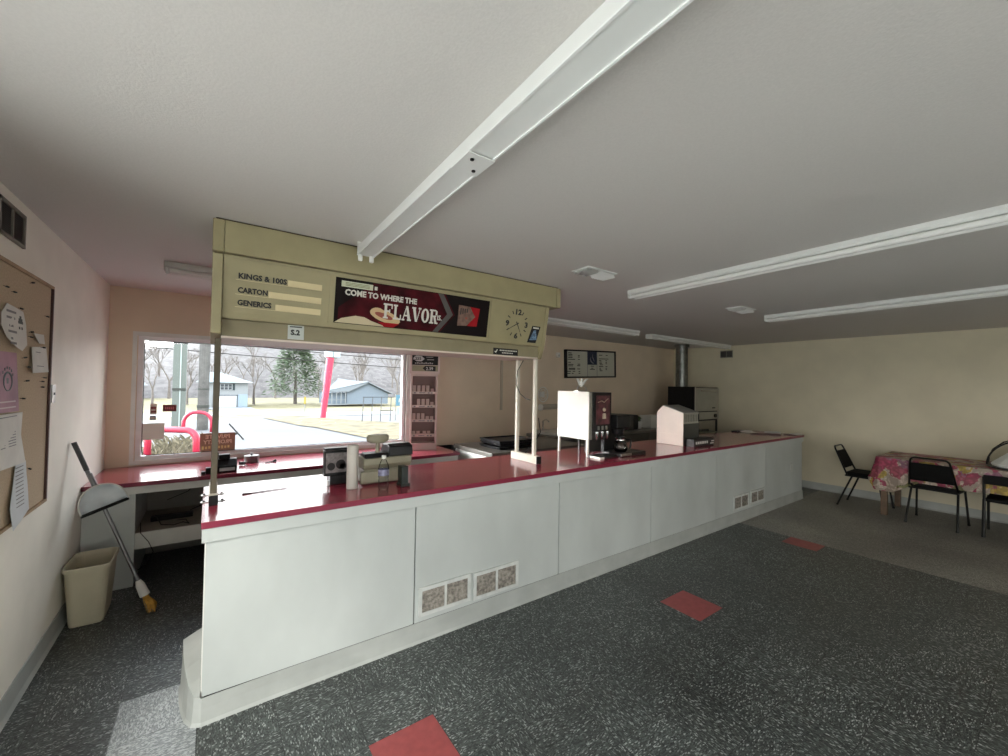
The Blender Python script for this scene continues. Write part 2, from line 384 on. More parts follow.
# vinyl cove base that curls away from the left end
path = [(7.07, YC - .006), (3.0, YC - .006), (.25, YC - .007), (.06, YC - .012), (.0, YC - .014), (-.030, YC + .002), (-.052, YC + .05), (-.068, YC + .13), (-.078, YC + .22), (-.084, YC + .33)]
hs = [.118, .118, .118, .118, .118, .13, .16, .195, .22, .24]
bb = B(); rows = []
for i, (px, py) in enumerate(path):
    dx = Vector(path[min(i + 1, 9)]) - Vector(path[max(i - 1, 0)]); n = Vector((dx.y, -dx.x)).normalized() * -1
    n = -n if i < 4 and n.y > 0 else n
    o_ = Vector((px, py)); nn = n if n.dot(Vector((-.6, -1))) > 0 else -n
    rows.append([(*(o_ + nn * .014), 0.0), (*(o_ + nn * .006), .014), (*(o_ + nn * .001), hs[i] * .6), (*(o_ - nn * .0), hs[i]), (*(o_ - nn * .004), hs[i]), (*(o_ - nn * .004), .0)])
vv = [[bb.b.verts.new(p) for p in r_] for r_ in rows]
for i in range(len(vv) - 1):
    for j in range(6): bb.face([vv[i][j], vv[i + 1][j], vv[i + 1][(j + 1) % 6], vv[i][(j + 1) % 6]])
bb.face(vv[0]); bb.face(vv[-1][::-1])
top = [Vector(r_[4]) for r_ in rows[4:]]; inn = [Vector((-.007, p.y + .01 * i, p.z + .012 * min(1, i / 3))) for i, p in enumerate(top)]
ta = [bb.b.verts.new(p) for p in top]; ia = [bb.b.verts.new(p) for p in inn]
for i in range(len(ta) - 1): bb.face([ta[i], ta[i + 1], ia[i + 1], ia[i]])
bb.face([ta[-1], bb.b.verts.new((top[-1].x, top[-1].y, 0)), bb.b.verts.new((-.007, inn[-1].y, 0)), ia[-1]])
obj('cove_base', bb, m_base, c, smooth=False)
m_grille = mat('vent_grille_paint', (.62, .64, .62), .4, var=.1, scale=20)
m_vdirt = mat('vent_dirty_mesh', (.36, .33, .29), .8, var=.5, scale=50)
def vent(x0, x1, z0, z1, dirty, par):
    bb = B(); y = YC - .012; f = .022
    bb.box(x0, y, z0, x1, y + .012, z0 + f).box(x0, y, z1 - f, x1, y + .012, z1).box(x0, y, z0 + f, x0 + f, y + .012, z1 - f).box(x1 - f, y, z0 + f, x1, y + .012, z1 - f)
    xm = (x0 + x1) / 2; bb.box(xm - .008, y, z0 + f, xm + .008, y + .012, z1 - f)
    g = obj('vent_grille', bb, m_grille, par)
    bb = B(); n = 16
    for k in range(n):
        z = z0 + f + (z1 - z0 - 2 * f) * (k + .2) / n
        bb.quad((x0 + f, y + .002, z), (x1 - f, y + .002, z), (x1 - f, y + .010, z + .006), (x0 + f, y + .010, z + .006))
    bb.box(x0 + f, y + .0105, z0 + f, x1 - f, y + .012, z1 - f)
    obj('louvre', bb, m_vdirt if dirty else m_grille, g)
vent(1.058, 1.425, .150, .325, True, c); vent(1.448, 1.822, .140, .318, True, c)
vent(4.995, 5.37, .150, .318, True, c); vent(5.42, 5.80, .160, .320, True, c)
obj('outlet_plate', B().box(6.62, YC - .008, .42, 6.70, YC, .54), m_grille, c, bev=.002)
obj('screw', B().lathe([(0, 0), (.006, 0), (.006, .003), (0, .003)]).xf(Matrix.Translation((-.092, 2.655, .215)) @ Matrix.Rotation(R(-90), 4, 'Y')), m_steel, c)
# countertop
t = thing('red_countertop', 'long glossy dark red laminate countertop running along the white panelled counter', 'countertop', (3.53, 2.7, .89))
bb = B(); bb.mi = 0; bb.box(-.022, YC - .022, .890, 7.078, 3.10, .9195); obj('edge_band', bb, m_rededge, t, bev=.002)
obj('laminate_top', B().box(-.021, YC - .021, .9196, 7.077, 3.099, .921), m_redtop, t)

# ---------------------------------------------------------------- back counter along the window
ZB = .79
c = thing('window_counter', 'lower white counter base below the picture window with open shelf', 'counter', (.8, 4.5, 0))
obj('end_panel', B().box(XL + .005, 4.16, 0, -.445, 4.19, .70), m_panel, c)
obj('divider', B().box(-.465, 4.19, 0, -.447, 4.90, .70), m_panel, c)
obj('divider', B().box(1.0, 4.2, 0, 1.02, 4.869, .70), m_panel, c); obj('divider', B().box(2.31, 4.199, 0, 2.33, 4.90, .70), m_panel, c)
obj('shelf', B().box(-.446, 4.20, .375, .999, 4.86, .39).box(1.021, 4.20, .375, 2.309, 4.86, .39), mat('shelf_board', (.34, .31, .25), .6, var=.1), c)
obj('shelf_rail', B().box(-.446, 4.18, .27, 2.309, 4.198, .392), m_white, c, bev=.002)
obj('back_panel', B().box(-.446, 4.87, .0, 2.309, 4.885, .70), mat('grey_back_panel', (.30, .29, .27), .7), c)
obj('fascia_rail', B().box(XL + .005, 4.145, .70, 2.335, 4.165, .757), m_white, c, bev=.002)
t = thing('red_window_countertop', 'lower red laminate countertop along the window wall, left end in the corner', 'countertop', (.8, 4.5, .76))
obj('edge_band', B().box(XL + .004, 4.135, .758, 2.352, 4.165, .7885), m_rededge, t, bev=.002)
obj('laminate_top', B().box(XL + .004, 4.136, .789, 2.351, 4.905, ZB).box(XL + .004, 4.166, .760, 2.351, 4.905, .789), m_redtop, t)

# ---------------------------------------------------------------- hanging sign with posts
YS = 2.50
s = thing('overhead_sign', 'cream metal sign housing over counter with poster, price list and clock face', 'sign', (1.15, 2.75, 1.8))
obj('valance', B().box(.037, YS - .014, 2.218, 2.295, 3.05, 2.379), m_cream, s, bev=.003)
obj('ceiling_gap_shade', B().box(.0, YS - .004, 2.379, 2.32, 3.04, 2.3875), mat('gap_shade_brown', (.05, .03, .015), .8), s)  # shadow of the gap below the ceiling, modelled as a dark strip
for sg, xa, xb in ((1, -.012, .036), (-1, 2.296, 2.34)):
    obj('end_cap', B().box(xa, YS - .017, 2.218, xb, 3.053, 2.378), m_cream, s, bev=.004)
prof = [(YS + .002, 2.208), (YS + .055, 1.895), (YS + .105, 1.80), (3.03, 1.80), (3.03, 2.208)]
obj('end_cap', B().prism([(YS - .002, 2.210), (YS + .030, 1.81), (3.035, 1.79), (3.035, 2.210)], 'x', -.010, .034), m_cream, s, bev=.004)
obj('end_cap', B().prism([(YS + .004, 2.213), (YS + .060, 1.90), (YS + .10, 1.795), (3.035, 1.795), (3.035, 2.213)], 'x', 2.20, 2.238), m_cream, s, bev=.004)
obj('lightbox', B().prism([(YS + .008, 2.214), (YS + .060, 1.895), (3.0, 1.895), (3.0, 2.214)], 'x', .036, 2.198), m_cream, s)
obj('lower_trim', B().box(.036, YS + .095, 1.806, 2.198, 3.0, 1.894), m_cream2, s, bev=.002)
obj('bottom_lip', B().box(.036, YS + .10, 1.795, 2.198, 3.0, 1.8058), mat('lip_highlight', (.7, .6, .52), .5), s)  # pinkish highlight on the underside rim put into the strip's colour
TL_ = math.atan2(.052, .319)
def onface(x, sdist, off=0.0):
    """point on the leaning face: sdist metres down from its top edge"""
    return (x, YS + .008 + math.sin(TL_) * sdist - off * math.cos(TL_), 2.214 - math.cos(TL_) * sdist - off * math.sin(TL_) * 0)
def face_rect(b, x0, s0, x1, s1, off=.002, th=.002):
    a, c_ = onface(0, s0, off), onface(0, s1, off)
    b.prism([(a[1], a[2]), (a[1] - th, a[2]), (c_[1] - th, c_[2]), (c_[1], c_[2])], 'x', x0, x1)
    return b
def FM(x, sd, off=.005, roll=0): p = onface(x, sd, off); return frame_y(p[0], p[1], p[2], tilt=TL_, roll=roll)
def fpoly(b, pts, off, th=.001):
    """polygon (x, s) laid on the face"""
    A = [b.b.verts.new(onface(x, sd, off)) for x, sd in pts]; b.face(A)
# frame lines
bb = B(); face_rect(bb, .038, .004, 2.196, .012, 0, .006); face_rect(bb, .038, .300, 2.196, .318, 0, .006)
face_rect(bb, .548, .012, .560, .300, 0, .004); face_rect(bb, 1.672, .012, 1.684, .300, 0, .004)
obj('face_frame', bb, m_cream, s)
bb = B(); face_rect(bb, .075, .055, .52, .285, 0, .002); pl = obj('price_list', bb, m_cream, s)
bb = B()
for sd, xa in ((.105, .33), (.180, .24), (.245, .275)): face_rect(bb, xa, sd - .018, .505, sd + .016, .003, .001)
for sd in (.105, .180, .245): face_rect(bb, .09, sd + .014, .505, sd + .016, .003, .001)
obj('letter_strip', bb, mat('cream_strip', (.62, .52, .30), .5), pl)
for body, sd, w_ in (('KINGS & 100S', .112, .98), ('CARTON', .185, .86), ('GENERICS', .250, .90)):
    bb = B(); text(bb, body, .038, FM(.100, sd), sxs=w_, bold=.0015); obj('price_lettering', bb, m_ink, pl)
# poster
bb = B(); face_rect(bb, .578, .026, 1.655, .292, .001, .003)
po = obj('poster', bb, dull(mat('poster_black', (.008, .005, .005), .6)), s)
o1 = .0052
bb = B(); fpoly(bb, [(.80, .029), (1.29, .029), (1.375, .16), (1.27, .289), (.60, .289), (.60, .20)], o1)
obj('poster_dark_red_field', bb, dull(mat('poster_maroon', (.055, .003, .006), .6, var=.6, scale=9)), po)
bb = B(); fpoly(bb, [(1.235, .029), (1.275, .029), (1.36, .16), (1.255, .289), (1.215, .289), (1.315, .16)], .0060)
obj('poster_chevron', bb, dull(mat('poster_grey', (.09, .085, .08), .6)), po)
bb = B(); fpoly(bb, [(.582, .289), (.62, .262), (.70, .240), (.755, .243), (.80, .262), (.90, .289)], .0062)
obj('hat_shoulder', bb, mat('poster_cream', (.50, .42, .27), .5), po)
bb = B()
def ell(cx, cs, rx, rs, rot, off, b_, n=20):
    fpoly(b_, [(cx + rx * math.cos(a) * math.cos(rot) - rs * math.sin(a) * math.sin(rot), cs + rx * math.cos(a) * math.sin(rot) + rs * math.sin(a) * math.cos(rot)) for a in [2 * math.pi * k / n for k in range(n)]], off)
ell(.885, .226, .100, .036, R(14), .0066, bb); ell(.832, .205, .045, .030, 0, .0064, bb)
obj('hat_brim', bb, mat('poster_tan', (.55, .38, .20), .5), po)
bb = B(); ell(.875, .222, .060, .016, R(14), .0070, bb); obj('hat_band', bb, mat('poster_rust', (.25, .05, .03), .5), po)
bb = B(); fpoly(bb, [(.84, .262), (.98, .262), (.94, .289), (.88, .289)], .0068); obj('red_collar', bb, dull(mat('poster_red', (.28, .008, .012), .6)), po)
bb = B(); face_rect(bb, .610, .042, .795, .076, .0055, .0008); obj('warning_label', bb, mat('label_greenish', (.55, .56, .42), .6), po)
bb = B()
for k in range(3): face_rect(bb, .632, .049 + k * .008, .775, .053 + k * .008, .0068, .0003)
obj('warning_print', bb, mat('label_print', (.22, .23, .13), .6), po)
bb = B(); m_pw = dull(mat('poster_white', (.62, .60, .54), .6))
text(bb, 'COME TO WHERE THE', .047, FM(.632, .122, .0072), sxs=.94, bold=.0018)
def slab(ch, x, w_, s0, s1):
    h = s1 - s0
    def P(u, v): return (x + u * w_, s1 - v * h)
    def bar(*q): fpoly(bb, [P(*p) for p in q], .0075)
    t_ = .26; e = .11
    if ch in 'FLR': bar((0, 0), (.52, 0), (.52, e), (0, e)); bar((0, 1 - e), (.5, 1 - e), (.5, 1), (0, 1)); bar((.12, e), (.12 + t_, e), (.12 + t_, 1 - e), (.12, 1 - e))
    if ch == 'F': bar((.5, 1 - e), (.95, 1 - e), (.95, 1), (.5, 1)); bar((.83, .68), (.95, .68), (.95, 1 - e), (.83, 1 - e)); bar((.38, .46), (.7, .46), (.7, .56), (.38, .56)); bar((.62, .38), (.72, .38), (.72, .64), (.62, .64))
    if ch == 'L': bar((.52, 0), (.95, 0), (.95, e), (.52, e)); bar((.83, e), (.95, e), (.95, .36), (.83, .36))
    if ch == 'R':
        bar((.5, 1 - e), (.72, 1 - e), (.72, 1), (.5, 1)); bar((.70, .60), (.92, .66), (.92, .90), (.70, 1)); bar((.38, .48), (.72, .48), (.86, .60), (.38, .58)); bar((.46, .48), (.72, .48), (.92, 0), (.66, 0)); bar((.66, 0), (1.02, 0), (1.02, e), (.66, e))
    if ch == 'A': bar((.0, 0), (.30, 0), (.30, e), (.0, e)); bar((.58, 0), (1, 0), (1, e), (.58, e)); bar((.10, e), (.20, e), (.50, 1), (.42, 1)); bar((.62, e), (.92, e), (.60, 1), (.38, 1)); bar((.22, .30), (.70, .30), (.68, .40), (.25, .40))
    if ch == 'V': bar((.0, 1 - e), (.42, 1 - e), (.42, 1), (.0, 1)); bar((.70, 1 - e), (1, 1 - e), (1, 1), (.70, 1)); bar((.08, 1 - e), (.38, 1 - e), (.62, 0), (.40, 0)); bar((.80, 1 - e), (.90, 1 - e), (.60, 0), (.52, 0))
    if ch == 'O':
        n = 20
        for k in range(n):
            a0, a1 = 2 * math.pi * k / n, 2 * math.pi * (k + 1) / n
            bar((.5 + .5 * math.cos(a0), .5 + .5 * math.sin(a0)), (.5 + .5 * math.cos(a1), .5 + .5 * math.sin(a1)), (.5 + .20 * math.cos(a1), .5 + .38 * math.sin(a1)), (.5 + .20 * math.cos(a0), .5 + .38 * math.sin(a0)))
xx_ = .868
for ch_, w_ in (('F', .062), ('L', .055), ('A', .064), ('V', .064), ('O', .056), ('R', .062)):
    slab(ch_, xx_, w_, .142, .236); xx_ += w_ + .003
text(bb, 'IS.', .046, FM(1.240, .208, .0078), sxs=.85, bold=.001)
face_rect(bb, .805, .050, .822, .071, .0058, .0006)
obj('poster_lettering', bb, m_pw, po)
bb = B(); fpoly(bb, [(1.40, .085), (1.49, .088), (1.54, .155), (1.475, .225), (1.40, .23)], .0066)
obj('pack_white_side', bb, dull(mat('pack_cream', (0.18, 0.114, 0.09), .6, var=.3, scale=30)), po)
bb = B(); fpoly(bb, [(1.49, .088), (1.575, .093), (1.56, .222), (1.515, .225), (1.478, .224), (1.54, .155)], .0064)
obj('pack_red_side', bb, dull(mat('poster_red', (.28, .008, .012), .6)), po)
bb = B(); ell(1.468, .172, .010, .008, 0, .0071, bb); obj('pack_seal', bb, mat('poster_rust', (.25, .05, .03), .5), po)
bb = B()
for k in range(4): face_rect(bb, 1.415 + k * .017, .105, 1.424 + k * .017, .15 - .006 * k, .0068, .0004)
obj('pack_print', bb, m_ink, po)
# clock face on the sign
cx, cs = 1.925, .165
bb = B(); ell(cx, cs, .006, .006, 0, .0085, bb); ck = obj('clock_hub', bb, m_ink, s)
for a, tx in ((0, '12'), (90, '3'), (180, '6'), (270, '9')):
    x_ = cx + .092 * math.sin(R(a)); s_ = cs - .092 * math.cos(R(a))
    bb = B(); text(bb, tx, .056, FM(x_, s_ + .020, .004), align='CENTER', bold=.0022, sxs=1.18); obj('numeral', bb, m_ink, ck)
for a in (30, 60, 120, 150, 210, 240, 300, 330):
    sa, ca = math.sin(R(a)), math.cos(R(a))
    p, q = (cx + .082 * sa, cs - .082 * ca), (cx + .108 * sa, cs - .108 * ca); n = (ca * .0038, sa * .0038)
    bb = B(); fpoly(bb, [(p[0] - n[0], p[1] - n[1]), (p[0] + n[0], p[1] + n[1]), (q[0] + n[0], q[1] + n[1]), (q[0] - n[0], q[1] - n[1])], .004); obj('hour_mark', bb, m_ink, ck)
def hand(a, l, wd, nm):
    sa, ca = math.sin(R(a)), math.cos(R(a)); bb = B(); n = (ca * wd, sa * wd)
    p, q = (cx - .018 * sa, cs + .018 * ca), (cx + l * sa, cs - l * ca)
    fpoly(bb, [(p[0] - n[0], p[1] - n[1]), (p[0] + n[0], p[1] + n[1]), (q[0] + n[0] * .4, q[1] + n[1] * .4), (q[0] - n[0] * .4, q[1] - n[1] * .4)], .007)
    obj(nm, bb, m_ink, ck)
hand(240, .098, .0038, 'minute_hand'); hand(150, .074, .0045, 'hour_hand')
# stickers
bb = B(); fpoly(bb, [(2.080, .165), (2.165, .165), (2.130, .312), (2.040, .312)], .004)
st = obj('sign_sticker', bb, m_black, s, label='black sticker with a pale blue picture')
bb = B(); fpoly(bb, [(2.100, .200), (2.122, .196), (2.140, .275), (2.062, .280)], .0048); obj('sticker_picture', bb, dull(mat('sticker_blue', (.14, .22, .33), .5, var=.7, scale=60)), st)
bb = B(); face_rect(bb, 2.090, .174, 2.150, .186, .0044, .0003); obj('sticker_lines', bb, m_pw, st)
st = obj('trim_sticker', B().box(1.750, YS + .0925, 1.808, 1.985, YS + .0948, 1.858), m_black, s, label='black strip sticker with small white lettering')
bb = B(); text(bb, 'COUPONS', .016, frame_y(1.815, YS + .092, 1.833), bold=.0004) if False else None

bb = B()
for k in range(11): bb.box(1.808 + k * .0155, YS + .0915, 1.838, 1.819 + k * .0155, YS + .0924, 1.847)
for k in range(7): bb.box(1.830 + k * .0155, YS + .0915, 1.820, 1.841 + k * .0155, YS + .0924, 1.828)
bb.prism([(1.760, 1.828), (1.772, 1.820), (1.790, 1.846), (1.782, 1.848), (1.771, 1.832), (1.764, 1.836)], 'y', YS + .0915, YS + .0924)
obj('sticker_lines', bb, m_pw, st)
st = obj('trim_sticker', B().box(.345, YS + .0925, 1.812, .428, YS + .0948, 1.892), mat('sticker_pale', (.50, .53, .50), .5), s, label='pale square sticker')
bb = B(); bb.box(.355, YS + .0915, 1.880, .418, YS + .0924, 1.886)
text(bb, 'S.2', .040, frame_y(.360, YS + .092, 1.838), bold=.002); obj('sticker_lines', bb, m_ink, st)
# posts
m_postw = mat('post_cream_white', (.72, .68, .58), .4, var=.04, scale=10)
m_postl = mat('post_cream_shaded', (.10, .082, .052), .5, var=.08, scale=10)  # left posts: cream metal with its shade put into a darker colour
for (xa, xb, mm) in ((.004, .044, m_postl), (2.205, 2.255, m_postw)):
    for yy in (2.665, 2.905):
        h0 = .955 if xa > 1 else .93
        obj('post', B().box((xa + xb) / 2 - .014, yy - .014, h0, (xa + xb) / 2 + .014, yy + .014, 1.796), mm, s, bev=.003)
    ft = obj('foot_rail', B().box(xa, 2.605, .9215, xb, 2.96, .985 if xa > 1 else .975), m_postw, s, bev=.002)
    obj('end_plug', B().box(xa, 2.600, .922, xb, 2.6045, .984 if xa > 1 else .974), m_black, ft, label='black end cap')
    if xa < 1:
        for yy in (2.70, 2.86):
            for q0, q1, qs in ((xa - .035, xa - .0005, xa - .02), (xb + .0005, xb + .035, xb + .02)):
                p = obj('foot_bracket', B().box(q0, yy - .012, .9212, q1, yy + .012, .925), m_steel, s)
                obj('screw', B().lathe([(0, .925), (.006, .925), (.005, .93), (0, .93)], (qs, yy, 0), 8), m_black, p)
    else:
        bb = B()
        for yy in (2.72, 2.86): bb.lathe([(0, 0), (.006, 0), (.004, .003), (0, .003)], n=8)
        bb.b.free(); bb = B(); bb.box(xa - .001, 2.715, .945, xa, 2.725, .952); obj('screw', bb, m_steel, ft); obj('screw', B().box(xa - .001, 2.855, .945, xa, 2.865, .952), m_steel, ft)
bb = B(); bb.tube([(2.205, 2.80, 1.79), (2.19, 2.86, 1.70), (2.185, 2.87, 1.58), (2.20, 2.83, 1.50), (2.208, 2.76, 1.46), (2.21, 2.70, 1.45)], .004, 6)
bb.tube([(2.27, 2.66, 1.30), (2.285, 2.65, 1.18), (2.26, 2.70, 1.08), (2.235, 2.78, 1.00), (2.265, 2.86, .94)], .004, 6)
obj('cord', bb, m_black, s)

# ---------------------------------------------------------------- fluorescent fixtures
def fixture(name, label, p0, ang, length, tubes=True, cover=True, group=None):
    """strip light from p0 along local +X, mounted at the ceiling; p0 = near end centre"""
    t = thing(name, label, 'ceiling light', (p0[0], p0[1], H - .001), ang, group)
    w_ = .055
    obj('housing', B().prism([(-.022, 0), (-.046, -.030), (-.046, -.076), (.046, -.076), (.046, -.030), (.022, 0)] if not tubes else [(-w_, 0), (-w_, -.024), (-w_ * .8, -.036), (w_ * .8, -.036), (w_, -.024), (w_, 0)], 'x', 0, length), m_fixt, t, world=False, bev=.002)
    obj('end_plate', B().box(-.004, -w_ + .009, -.077, .0, w_ - .009, 0) if not tubes else B().box(-.004, -w_ - .001, -.066, .0, w_ + .001, 0), m_white, t, world=False)
    if not tubes:
        obj('side_lip', B().box(0, -.049, -.081, length, -.042, -.0765).box(0, .042, -.081, length, .049, -.0765), mat('bright_lip', (.85, .86, .85), .2), t, world=False)
        obj('joint_plate', B().box(1.18, -.0495, -.085, 1.30, .0495, -.0815), m_fixt, t, world=False)
        obj('joint_bolt', B().lathe([(0, -.0855), (.007, -.0855), (.007, -.089), (0, -.090)], (1.21, .02, 0), 8).lathe([(0, -.0855), (.007, -.0855), (.007, -.089), (0, -.090)], (1.27, -.02, 0), 8), m_black, t, world=False)
    for yy in (-.032, .032):
        for xx in (.012, length - .012):
            obj('lamp_holder', B().box(xx - .010, yy - .012, -.115 if not tubes else -.070, xx + .010, yy + .012, -.0765 if not tubes else -.0365), m_white if not tubes else m_fixt, t, world=False, bev=.006)
        if tubes:
            obj('lamp_tube', B().tube([(.026, yy, -.0545), (.05, yy, -.0545), (length - .05, yy, -.0545), (length - .026, yy, -.0545)], .0160, 12), m_tube, t, world=False, smooth=False)
    return t
grp = None
fixture('strip_light', 'bare white twin strip light without tubes running from the sign overhead', (.712, 2.405), R(-90 - 1.0), 2.44, False)
fixture('strip_light', 'white strip light with unlit tubes, left one of the two over the open floor', (2.885, 2.185), R(-90 - 2.1), 2.44)
fixture('strip_light', 'white strip light with unlit tubes nearest the right wall, over the dining table side', (4.96, 1.975), R(-90 - 3.4), 2.44)
fixture('strip_light', 'farthest unlit strip light, running into the corner by the vent pipe', (5.37, 3.76), 0, 2.44)
fixture('strip_light', 'unlit strip light behind the sign, its right end in line with the menu board', (2.53, 3.68), 0, 2.44)
fixture('strip_light', 'unlit strip light whose left end shows between corner and cream sign', (-.28, 3.70), 0, 2.30)
def ceil_vent(x, y, lab):
    t = thing('ceiling_vent', lab, 'vent', (x, y, H))
    bb = B(); bb.box(-.15, -.08, -.006, .15, -.06, 0).box(-.15, .06, -.006, .15, .08, 0).box(-.15, -.06, -.006, -.13, .06, 0).box(.13, -.06, -.006, .15, .06, 0)
    obj('frame', bb, m_fixt, t, world=False, bev=.001)
    bb = B()
    for k in range(5):
        xx = -.125 + k * .028; bb.prism([(xx, -.001), (xx + .002, -.001), (xx - .024, -.028), (xx - .026, -.028)], 'y', -.06, .06)
        xx = .125 - k * .028; bb.prism([(xx, -.001), (xx - .002, -.001), (xx + .024, -.028), (xx + .026, -.028)], 'y', -.06, .06)
    obj('louvre', bb, m_fixt, t, world=False)
ceil_vent(2.2, 1.99, 'white ceiling register with bent louvres nearest the cream sign')
ceil_vent(4.34, 1.97, 'small white ceiling register between the two strip lights with tubes')

# ---------------------------------------------------------------- left wall
m_cork = mat('cork_board', (.50, .39, .27), .9, var=.12, scale=120)
m_bfr = mat('board_frame_wood', (.40, .27, .15), .5, var=.2, scale=12)
nb = thing('bulletin_board', 'large tan bulletin board with thin wooden frame on the left wall', 'bulletin board', (XL, 2.6, .89))
obj('cork', B().box(XL + .001, 1.915, .905, XL + .008, 3.295, 2.06), m_cork, nb)
obj('frame', B().box(XL + .001, 1.9, 2.06, XL + .018, 3.31, 2.075).box(XL + .001, 1.9, .89, XL + .018, 3.31, .905).box(XL + .001, 1.9, .905, XL + .018, 1.915, 2.06), m_bfr, nb)
obj('frame', B().box(XL + .001, 3.295, .905, XL + .018, 3.31, 2.06), mat('dark_frame', (.07, .03, .025), .6), nb, label='dark right frame strip')
def sheet(name, pts, lab, cat, m, lift=.006, curl=.012, par=None):
    """a thin pinned sheet: outline (y, z) on the left wall"""
    ys_ = [p[0] for p in pts]; zs_ = [p[1] for p in pts]; z1 = max(zs_); hgt = z1 - min(zs_)
    bb = B(); n = len(pts)
    def X(z): return XL + .012 + lift + curl * ((z1 - z) / hgt) ** 1.6
    A = [bb.b.verts.new((X(p[1]), p[0], p[1])) for p in pts]; C = [bb.b.verts.new((X(p[1]) - .0015, p[0], p[1])) for p in pts]
    bb.face(A); bb.face(C[::-1])
    for i in range(n): bb.face([A[i], C[i], C[(i + 1) % n], A[(i + 1) % n]])
    o = obj(name, bb, m); tag(o, lab, cat)
    return o, X
def lines(o, X, y0, y1, zlist, h, m, nm='printed_text', slope=0):
    bb = B()
    for z, a, b_ in zlist:
        bb.quad((X(z) + .001, y0 + a * (y1 - y0), z + slope * a), (X(z) + .001, y0 + b_ * (y1 - y0), z + slope * b_), (X(z - h) + .001, y0 + b_ * (y1 - y0), z - h + slope * b_), (X(z - h) + .001, y0 + a * (y1 - y0), z - h + slope * a))
    org = o.location.copy(); bb.b.transform(Matrix.Translation(-org))
    return obj(nm, bb, m, o, world=False)
o, X = sheet('paper_flyer', [(2.674, 1.888), (2.77, 1.882), (2.86, 1.875), (2.892, 1.82), (2.889, 1.722), (2.82, 1.69), (2.758, 1.704), (2.66, 1.74), (2.61, 1.79), (2.615, 1.84)], 'curled white flyer with grey print, topmost paper on the bulletin board', 'paper', m_paper, .006, .012)
lines(o, X, 2.65, 2.77, [(1.862, .1, 1), (1.835, .1, .9), (1.80, .3, .7), (1.775, .2, 1), (1.745, .4, .6), (1.725, .3, .9)], .010, m_print)
lines(o, X, 2.79, 2.85, [(1.850, .3, .7), (1.838, .1, .9), (1.826, 0, 1), (1.80, .1, .4), (1.80, .6, .9)], .012, mat('print_dark', (.08, .09, .09), .7), 'printed_tree')
o, X = sheet('pink_flyer', [(2.40, 1.676), (2.807, 1.680), (2.822, 1.415), (2.41, 1.42)], 'pink and purple printed flyer with an eye emblem on the bulletin board', 'paper', mat('flyer_pink', (.42, .22, .29), .7, var=.3, scale=5), .004, .01)
bb = B(); org = o.location
cy, cz = 2.70, 1.55
P = [(X(cz) + .001, cy + .045 * math.cos(a), cz + .040 * math.sin(a)) for a in [2 * math.pi * k / 20 for k in range(20)]]
bb.tube(P, .004, 6, closed=True); bb.lathe([(0, 0), (.016, 0), (.016, .002), (0, .002)]) if False else None
for a in range(30, 160, 22): bb.box(X(cz), cy + .066 * math.cos(R(a)) - .003, cz + .06 * math.sin(R(a)) - .006, X(cz) + .002, cy + .066 * math.cos(R(a)) + .003, cz + .06 * math.sin(R(a)) + .006)
bb.box(X(cz), cy - .010, cz - .015, X(cz) + .002, cy + .010, cz + .015)
bb.b.transform(Matrix.Translation(-org)); obj('eye_emblem', bb, mat('emblem_grey', (.10, .12, .13), .6), o, world=False)
lines(o, X, 2.5, 2.80, [(1.49, .2, .95), (1.465, .2, .95), (1.44, .2, .95)], .006, mat('flyer_white_lines', (.6, .5, .52), .7))
o, X = sheet('calendar_sheet', [(2.40, 1.41), (2.909, 1.405), (2.885, 1.30), (2.921, 1.166), (2.40, 1.18)], 'wide white calendar sheet with columns pinned below the pink flyer', 'paper', m_paper, .004, .012)
lines(o, X, 2.45, 2.88, [(1.395, .35, .9)] + [(1.36 - .012 * k, a, a + .20) for k in range(9) for a in (.12, .38, .66)], .004, m_print)
o, X = sheet('curled_note', [(2.847, 1.169), (2.973, 1.167), (2.985, 1.10), (2.997, 1.04), (2.999, .925), (2.90, .897), (2.794, .875), (2.775, .979), (2.82, 1.08)], 'white sheet hanging lowest on the board, curling below the calendar sheet', 'paper', mat('paper_cool', (.62, .65, .68), .8, var=.06), .004, .014)
lines(o, X, 2.83, 2.96, [(1.15 - .018 * k, .1, .85) for k in range(11)], .005, m_print)
o, X = sheet('small_note', [(2.996, 1.72), (3.206, 1.734), (3.222, 1.60), (2.982, 1.591)], 'small white square note pinned near the dark right edge of the board', 'paper', m_paper, .005, .010)
lines(o, X, 3.03, 3.18, [(1.70 - .014 * k, .1, .8) for k in range(6)], .004, m_print)
o, X = sheet('torn_note', [(3.02, 1.790), (3.167, 1.795), (3.15, 1.745), (3.06, 1.742)], 'torn scrap of white paper pinned just above the small square note', 'paper', m_paper, .004, .01)
m_pin = mat('push_pin', (.03, .03, .03), .4)
pins = [(2.66, 1.96), (2.75, 1.95), (2.97, 2.03), (3.20, 1.90), (2.98, 1.79), (2.97, 1.77), (2.90, 1.66), (2.96, 1.62), (2.94, 1.55), (2.90, 1.47), (3.19, 1.57), (3.16, 1.55), (3.17, 1.52), (3.03, 1.12), (2.78, 1.883), (3.10, 1.725)]
pin0 = None
for k, (y, z) in enumerate(pins):
    if pin0 is None:
        pin0 = obj('push_pin', B().tube([(0, 0, 0), (.009, 0, 0)], .0012, 6).tube([(.008, 0, 0), (.018, .003, -.002)], [.0042, .0034], 8), m_pin)
        pin0.location = (XL + .008, y, z); p_ = pin0
        pin0['category'] = 'push pin'; pin0['group'] = 'push pins in the bulletin board'
        pin0['label'] = 'small dark push pin stuck in the tan bulletin board'
    else:
        p_ = pin0.copy(); COL.objects.link(p_); p_.location = (XL + .008, y, z)
    if k > 13: p_.location.x = XL + .022
    p_.rotation_euler = (random.uniform(-.5, .5), random.uniform(-.4, .4), random.uniform(-.6, .4))
